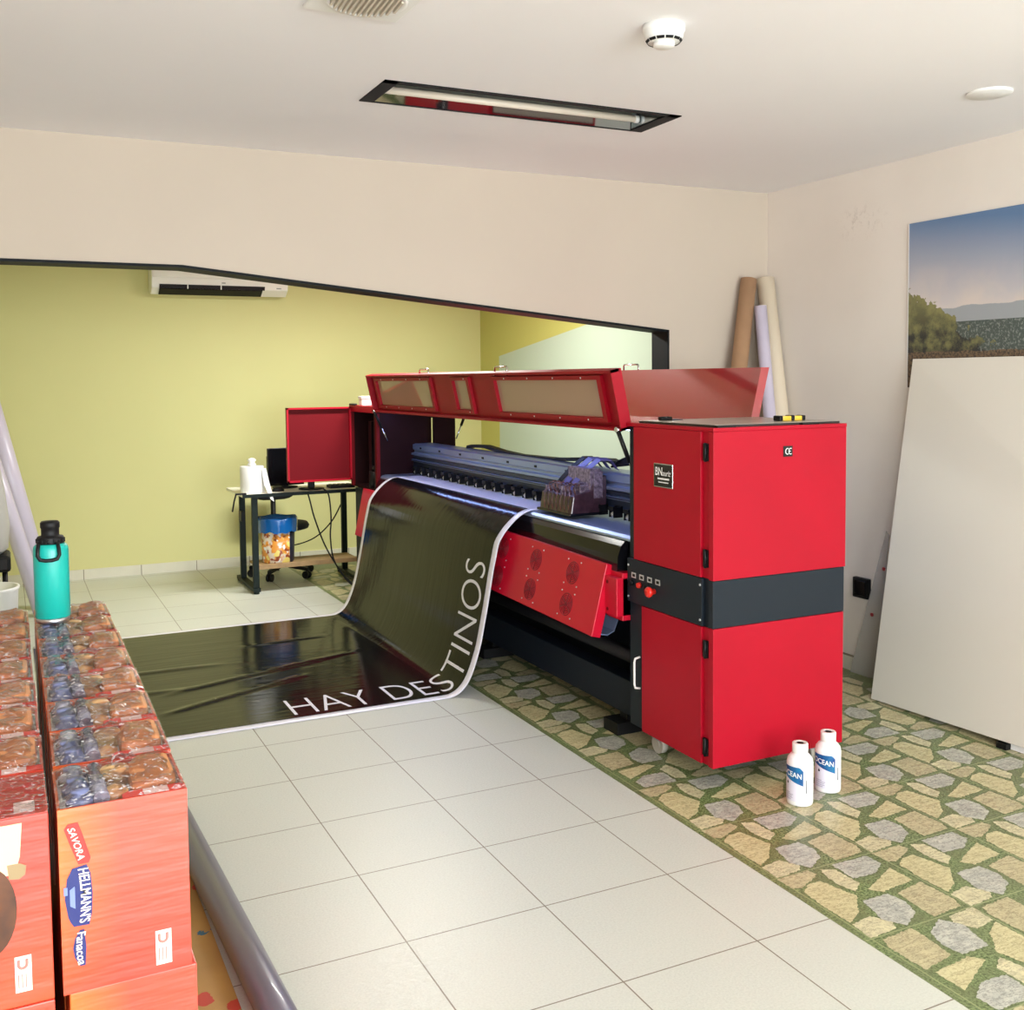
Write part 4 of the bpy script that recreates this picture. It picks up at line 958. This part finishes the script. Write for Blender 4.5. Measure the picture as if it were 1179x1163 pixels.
def gift_box(kind, seed):
    """prototype, origin at the middle of its base; kinds: window (open top), closed, plain"""
    r_ = random.Random(seed)
    t = bpy.data.objects.new('gift_box', None); COL.objects.link(t); t.empty_display_size = .05; WLOC[t.name] = Vector((0,0,0))
    w, d, h, th = BW_/2, BD_/2, BH_, .004
    b = MB()
    if kind == 'window':
        b.box((-w,-d,0),(w,-d+th,h)); b.box((-w,d-th,0),(w,d,h)); b.box((-w,-d+th,0),(-w+th,d-th,h)); b.box((w-th,-d+th,0),(w,d-th,h)); b.box((-w+th,-d+th,0),(w-th,d-th,th))
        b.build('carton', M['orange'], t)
        b = MB(); b.box((-w+th,-d+th,h-.018),(w-th,d-th,h-.014)); b.build('tray', M['tray'], t)
        cap = M['bluecap'] if r_.random() < .6 else M['tealcap']
        zz = h-.014; J = lambda a: r_.uniform(-a, a)
        for q in range(3):                       # small bottles standing at the left
            b = MB(); yy = -d+.034+q*.050+J(.005); b.lathe([(.017,0),(.021,.003),(.021,.014),(.016,.016),(.016,.020),(.013,.022),(.013,.027),(.001,.028)], (-w+.030+J(.004),yy,zz), 18); b.build('bottle_top', cap if q < 2 else M['silver'], t)
        b = MB(); b.cyl((-w+.062,-d+.02,zz+.013),(-w+.060,d-.02,zz+.013),.012,n=16); b.build('foil_packet', M['silver'], t)
        b = MB(); b.lathe([(.022,0),(.026,.004),(.027,.018),(.020,.026),(.001,.029)], (-w+.088+J(.004),.022+J(.01),zz), 20); b.build('jar', M['jar'], t)
        b = MB(); b.lathe([(.014,0),(.020,.004),(.020,.016),(.001,.024)], (-w+.082,-d+.042,zz), 16); b.build('spice_pot', M['jar'], t)
        b = MB(); p = [(.014,-.050,zz),(.080,-.046,zz),(.083,-.02,zz),(.083,.068,zz),(.03,.072,zz),(.014,.03,zz)]; b.prism(p, (0,0,.025)); b.build('bread_packet', M['tan'], t, .009)
        b = MB(); b.box((.0,-d+th,h-.03),(w-th,-d+th+.028,h-.001)); b.build('inner_band', M['redband'], t)
        b = MB(); b.box((.030,-d+th+.003,h-.001),(.066,-d+th+.026,h-.0002)); b.build('price_label', M['pink'], t)
    else:
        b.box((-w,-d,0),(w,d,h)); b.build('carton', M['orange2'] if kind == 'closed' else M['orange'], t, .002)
        if kind == 'closed':
            b = MB(); b.box((-w+.002,-d+.002,h),(w-.002,d-.002,h+.0015)); b.build('lid', M['redcard'], t)
            b = MB(); b.box((.046,-d+.015,h+.0015),(.074,-d+.055,h+.0022)); b.build('price_label', M['pink'], t)
    if kind != 'plain':
        b = MB(); film(b, -w-.001, w+.001, -d-.001, d+.001, h+.0025, seed, .0030 if kind == 'window' else .0012, .012 if kind == 'window' else .001); b.build('shrink_wrap', M['film'], t)
    return t
Z3 = .718; PITCH = .1865
XRt, XLt = -1.748, -1.942
right_lab = ['front box', 'second box from the front', 'third box from the front', 'fourth box from the front', 'fifth box from the front', 'sixth box from the front', 'seventh box from the front', 'rearmost box']
protos = [gift_box('window', s) for s in (11, 12, 13, 14)]
closed = gift_box('closed', 21); plain = gift_box('plain', 31)
used = set()
def place(proto, x_, y_, z_, label, rz=0, group='shrink-wrapped gift boxes on the stack'):
    if proto.name not in used: used.add(proto.name); q = proto
    else: q = copy_tree(proto)
    q.location = (x_, y_, z_); q.rotation_euler = (0,0,rz); tag(q, label, 'gift box', group); return q
rz_ = random.Random(9)
fb_y = -2.932+BD_/2
front_right = None
for i in range(8):
    q = place(protos[i % 4], XRt+(.004 if i else 0)+rz_.uniform(-.002,.002), fb_y+i*PITCH, Z3+rz_.uniform(0,.001), 'orange gift box with clear window, '+right_lab[i]+' of the right row', rz_.uniform(-.012,.012) if i else 0)
    if i == 0: front_right = q
left_lab = ['second', 'third', 'fourth', 'fifth', 'sixth', 'seventh', 'eighth']
front_left = place(closed, XLt, fb_y, Z3, 'coral gift box with closed red lid, front of the left row')
for i in range(1, 8):
    place(protos[(i*3+1) % 4], XLt+rz_.uniform(-.002,.001), fb_y+i*PITCH, Z3, 'orange gift box with clear window top, '+left_lab[i-1]+' from the front of the left row', rz_.uniform(-.008,.008))
place(plain, XRt+.008, fb_y+.005, Z3-.2795, 'plain orange gift box directly under the front box of the right row', 0, 'lower gift boxes')
for lay in (1, 2):
    for ci, cx_ in enumerate((XRt+.006, XLt)):
        for i in range(8):
            if lay == 1 and ci == 0 and i == 0: continue
            place(plain, cx_, fb_y+i*PITCH, Z3-.2795*lay, 'plain orange gift box in the lower layers of the stack, mostly out of sight', 0, 'lower gift boxes')
# prints on the two front boxes
def onbox(parent):
    L = parent.location.copy()
    return L
FY = -BD_/2-.0012
def patch(parent, pts, m, name, off=0.0, th=.0008):
    b = MB(); b.prism([(p[0],FY-off,p[1]) for p in pts], (0,th,0)); return b.build(name, m, parent)
WLOC[front_right.name] = Vector((0,0,0)); WLOC[front_left.name] = Vector((0,0,0))
M['navyink'] = mat('navy_ink', rgb(30, 40, 108), .35, coat=.1); M['redink'] = mat('red_ink', rgb(206, 48, 42), .35, coat=.1); M['paleink'] = mat('pale_ink', rgb(244, 226, 214), .4, coat=.1); M['pinkink'] = mat('pink_ink', rgb(232, 120, 110), .4, coat=.1)
def vtext(parent, txt, xc, z_top, length, height, m, off, arch=0.0, bold=.01, slant=0.0):
    """text turned a quarter clockwise: reads from top to bottom"""
    b = MB(); text_into(b, txt, lambda u, v: (xc-height/2+v+arch*(1-(2*u/length-1)**2)+slant*u, FY-off, z_top-u), length, height, bold=bold, cuts=12); return b.build('lettering', m, parent)
lx = lambda xw: xw-XRt
lz = lambda zw: zw-Z3
# Savora-style red badge, navy badges
b_ = patch(front_right, [(lx(-1.831),lz(.966)),(lx(-1.826),lz(.973)),(lx(-1.812),lz(.974)),(lx(-1.806),lz(.955)),(lx(-1.796),lz(.918)),(lx(-1.799),lz(.911)),(lx(-1.813),lz(.911)),(lx(-1.823),lz(.940))], M['redink'], 'brand_badge')
vtext(b_, 'SAVORA', lx(-1.822), lz(.967), .050, .010, M['paleink'], .0006, .001, .012, slant=.27)
b_ = patch(front_right, [(lx(-1.829),lz(.892)),(lx(-1.825),lz(.899)),(lx(-1.822),lz(.906)),(lx(-1.802),lz(.909)),(lx(-1.797),lz(.895)),(lx(-1.795),lz(.864)),(lx(-1.797),lz(.833)),(lx(-1.801),lz(.818)),(lx(-1.822),lz(.819)),(lx(-1.826),lz(.826)),(lx(-1.829),lz(.834)),(lx(-1.833),lz(.862))], M['navyink'], 'brand_badge')
vtext(b_, "HELLMANN'S", lx(-1.807), lz(.904), .081, .015, M['paleink'], .0006, .003, .012)
b = MB(); b.prism([(lx(-1.826),FY-.0008,lz(.875)),(lx(-1.819),FY-.0008,lz(.880)),(lx(-1.819),FY-.0008,lz(.846)),(lx(-1.826),FY-.0008,lz(.851))],(0,.0005,0)); b.box((lx(-1.834),FY-.0008,lz(.880)),(lx(-1.829),FY-.0003,lz(.868))); b.build('crest', mat('light_blue_ink', rgb(120, 136, 190), .4), b_)
b_ = patch(front_right, [(lx(-1.814),lz(.812)),(lx(-1.808),lz(.812)),(lx(-1.806),lz(.785)),(lx(-1.808),lz(.758)),(lx(-1.815),lz(.758)),(lx(-1.822),lz(.772)),(lx(-1.824),lz(.786)),(lx(-1.821),lz(.800))], M['navyink'], 'brand_badge')
vtext(b_, 'Fanacoa', lx(-1.812), lz(.809), .049, .012, M['paleink'], .0006, -.002, .012)
def ulabel(parent, x0, z0, x1, z1):
    b_ = patch(parent, [(x0,z1),(x1,z1),(x1,z0),(x0,z0)], M['paleink'], 'maker_label')
    b = MB(); w = x1-x0; h = z1-z0
    ux, uz, ur = x0+w*.48, z1-h*.20, w*.25           # a ring-shaped U
    b.tube([(ux-ur,FY-.0008,uz+ur),(ux-ur,FY-.0008,uz-ur*.3)]+[(ux-ur*math.cos(a),FY-.0008,uz-ur*.3-ur*math.sin(a)) for a in [PI*k_/8 for k_ in range(1,8)]]+[(ux+ur,FY-.0008,uz-ur*.3),(ux+ur,FY-.0008,uz+ur)], .0020, 6)
    b.box((x0+w*.18,FY-.0010,z0+h*.12),(x0+w*.24,FY-.0002,z0+h*.5)); b.box((x0+w*.40,FY-.0010,z0+h*.12),(x0+w*.46,FY-.0002,z0+h*.5)); b.box((x0+w*.62,FY-.0010,z0+h*.12),(x0+w*.68,FY-.0002,z0+h*.5)); b.build('lettering', M['pinkink'], b_)
ulabel(front_right, lx(-1.709), lz(.731), lx(-1.686), lz(.784))
lx2 = lambda xw: xw-XLt
ulabel(front_left, lx2(-1.902), lz(.740), lx2(-1.880), lz(.793))
patch(front_left, [(-.091,lz(.988)),(lx2(-1.886),lz(.988)),(lx2(-1.890),lz(.94)),(lx2(-1.897),lz(.915)),(-.091,lz(.915))], mat('cream_print', rgb(236, 196, 158), .35, coat=.4), 'printed_highlight')
cxp, czp = lx2(-1.934), lz(.866)
b_ = patch(front_left, [(max(-.0905, cxp+.038*math.cos(a)), czp+.066*math.sin(a)) for a in [2*PI*q/28 for q in range(28)]], mat('brown_print', rgb(58, 28, 12), .4, col2=rgb(104, 60, 30), vscale=18, coat=.1), 'printed_jar', .0004)
b_ = patch(front_left, [(lx2(-1.907),lz(.930)),(lx2(-1.890),lz(.930)),(lx2(-1.882),lz(.925)),(lx2(-1.884),lz(.912)),(lx2(-1.892),lz(.907)),(lx2(-1.905),lz(.909))], mat('olive_print', rgb(150, 128, 92), .4), 'small_emblem', .0004)
# pallet below and yellow printed board
pl = thing('pallet', 'wooden pallet under the stack of gift boxes', 'pallet', (-1.84,-2.2,0))
b = MB()
for q in range(5): b.box((-2.04,-2.95+q*.33,.135),(-1.645,-2.72+q*.33,.157))
b.build('deck_board', M['wood'], pl)
for xx in (-2.03,-1.87,-1.74): b = MB(); b.box((xx,-2.95,.0125),(xx+.08,-1.40,.135)); b.build('bearer', M['wood'], pl)
k = NT('yellow_flower_print', .45); P, x, y, z = k.pos()
c = k.mix(k.rng(k.noise(P, 5, 3), .3, .7), rgb(184, 144, 76), rgb(164, 126, 66))
vo = k.n('ShaderNodeTexVoronoi'); vo.inputs['Scale'].default_value = 8.5; k.l(P, vo.inputs['Vector']); nn_ = k.noise(P, 26, 3)
dd = k.math('ADD', vo.outputs['Distance'], k.math('MULTIPLY', nn_, .35)); sx_ = k.n('ShaderNodeSeparateColor'); k.l(vo.outputs['Color'], sx_.inputs[0])
fl_ = k.math('LESS_THAN', dd, .42); fc_ = k.mix(k.math('GREATER_THAN', sx_.outputs[0], .5), rgb(190, 60, 44), rgb(52, 104, 130)); c = k.mix(fl_, c, fc_); k.l(c, k.b.inputs['Base Color'])
o = MB().box((-2.9,-4.2,.0005),(-1.395,-.95,.012)).build('floor_board', k.m); tag(o, 'yellow flower-printed board flat on the floor beside the gift boxes', 'board')
roll('vinyl_roll', 'long dark grey vinyl roll lying on the floor beside the gift boxes', (-1.29,-3.4,.0575), (-1.385,-.55,.0575), .045, mat('grey_vinyl', rgb(112, 110, 124), .35, coat=.2), M['card'])

# ------------------------------------------------------------------ turquoise bottle on the boxes
tb = thing('water_bottle', 'turquoise metal water bottle with black loop cap on the gift boxes', 'bottle', (-1.797,-1.70,Z3+BH_))
C = (-1.795,-1.70,Z3+BH_+.0165)
M['turq'] = mat('turquoise_powder_coat', rgb(10, 176, 164), .38, coat=.15, bump=.05, bscale=700)
b = MB(); b.lathe([(.040,.014),(.0415,.016),(.0415,.185),(.040,.193),(.034,.199),(.030,.200)], C, 44); b.build('body', M['turq'], tb)
b = MB(); b.lathe([(.034,0),(.0385,.002),(.0395,.006),(.0395,.0145),(.030,.0145)], C, 44); b.build('steel_base', M['steel'], tb)
b = MB(); b.lathe([(.031,.199),(.032,.201),(.032,.214),(.030,.218),(.023,.219),(.021,.222),(.021,.238),(.023,.240),(.023,.252),(.020,.256),(.001,.257)], C, 36)
for q in range(14): a = 2*PI*q/14; b.cyl((C[0]+.0315*math.cos(a),C[1]+.0315*math.sin(a),C[2]+.202),(C[0]+.0315*math.cos(a),C[1]+.0315*math.sin(a),C[2]+.213),.003,n=6)
b.build('cap', M['black'], tb)
Cv = Vector(C); dirv = Vector((-.02,-.999,0)); sv = Vector((.999,-.02,0)); b = MB()
loop = [(-.022,.204,.034),(-.024,.190,.044),(-.025,.176,.046),(-.020,.166,.046),(-.008,.163,.046),(.008,.163,.046),(.020,.166,.046),(.025,.176,.046),(.024,.190,.044),(.022,.204,.034)]
b.tube([Cv+sv*(u-.006)+Vector((0,0,z_))+dirv*w_ for u, z_, w_ in loop], .0048, 8); b.build('carry_loop', M['black'], tb)

# ------------------------------------------------------------------ far-room ceiling lamp
fl_l = thing('ceiling_lamp', 'lit ceiling lamp in the yellow room, above the opening', 'ceiling lamp', (.7,2.3,H))
b = MB(); b.box((.05,2.15,H-.05),(1.35,2.45,H)); b.build('housing', M['white'], fl_l, .005)
me_ = bpy.data.materials.new('lamp_diffuser'); me_.use_nodes = True; q = me_.node_tree.nodes['Principled BSDF']; q.inputs['Emission Color'].default_value = (1,.97,.88,1); q.inputs['Emission Strength'].default_value = 4.0
b = MB(); b.box((.07,2.17,H-.056),(1.33,2.43,H-.05)); b.build('diffuser', me_, fl_l)

# ------------------------------------------------------------------ light
def area(name, loc, rot, sx_, sy_, power, col):
    l = bpy.data.lights.new(name, 'AREA'); l.shape = 'RECTANGLE'; l.size = sx_; l.size_y = sy_; l.energy = power; l.color = col
    o = bpy.data.objects.new(name, l); COL.objects.link(o); o.location = loc; o.rotation_euler = rot; return o
area('window_daylight', ((wx0+wx1)/2, YF-.2, 1.45), (math.radians(122),0,0), 3.8, 2.1, 330, (.90,.96,1.0))
area('added_side_fill', (XL-.05, -6.7, 1.5), (math.radians(108),0,math.radians(-90)), 1.7, 1.6, 120, (.90,.96,1.0))  # added fill light at the made-up side window, aimed at the right wall
area('far_room_lamp', (.7,2.3,H-.06), (0,0,0), 1.2, .25, 73, (.985,1.0,.94))
w = bpy.data.worlds.new('World'); sc.world = w; w.use_nodes = True
bg = w.node_tree.nodes['Background']; bg.inputs['Color'].default_value = (.85,.92,1,1); bg.inputs['Strength'].default_value = 1.5

# ------------------------------------------------------------------ camera
cd = bpy.data.cameras.new('Camera'); cam = bpy.data.objects.new('Camera', cd); COL.objects.link(cam); sc.camera = cam
W_, H_ = 1179.0, 1163.0
fpx, cxp_, cyp_ = 1197.567, 585.289, 506.645
yaw, pitch, rollc = .45066, -.059396, -.0097823
fwd = Vector((math.sin(yaw)*math.cos(pitch), math.cos(yaw)*math.cos(pitch), math.sin(pitch)))
r0 = Vector((math.cos(yaw), -math.sin(yaw), 0)); u0 = r0.cross(fwd)
r1 = r0*math.cos(rollc)+u0*math.sin(rollc); u1 = u0*math.cos(rollc)-r0*math.sin(rollc)
m4 = Matrix(((r1.x,u1.x,-fwd.x,-1.88738),(r1.y,u1.y,-fwd.y,-4.54601),(r1.z,u1.z,-fwd.z,1.61630),(0,0,0,1)))
cam.matrix_world = m4
cd.sensor_fit = 'HORIZONTAL'; cd.sensor_width = 36; cd.lens = fpx*36/W_
cd.shift_x = (W_/2-cxp_)/W_; cd.shift_y = (cyp_-H_/2)/W_
cd.clip_start = .05
vs_ = sc.view_settings; vs_.view_transform = 'Standard'; vs_.look = 'None'; vs_.gamma = 1; vs_.use_curve_mapping = False; vs_.exposure = 0.5
sc.cycles.use_denoising = True; sc.cycles.max_bounces = 10; sc.cycles.diffuse_bounces = 5; sc.cycles.transparent_max_bounces = 16
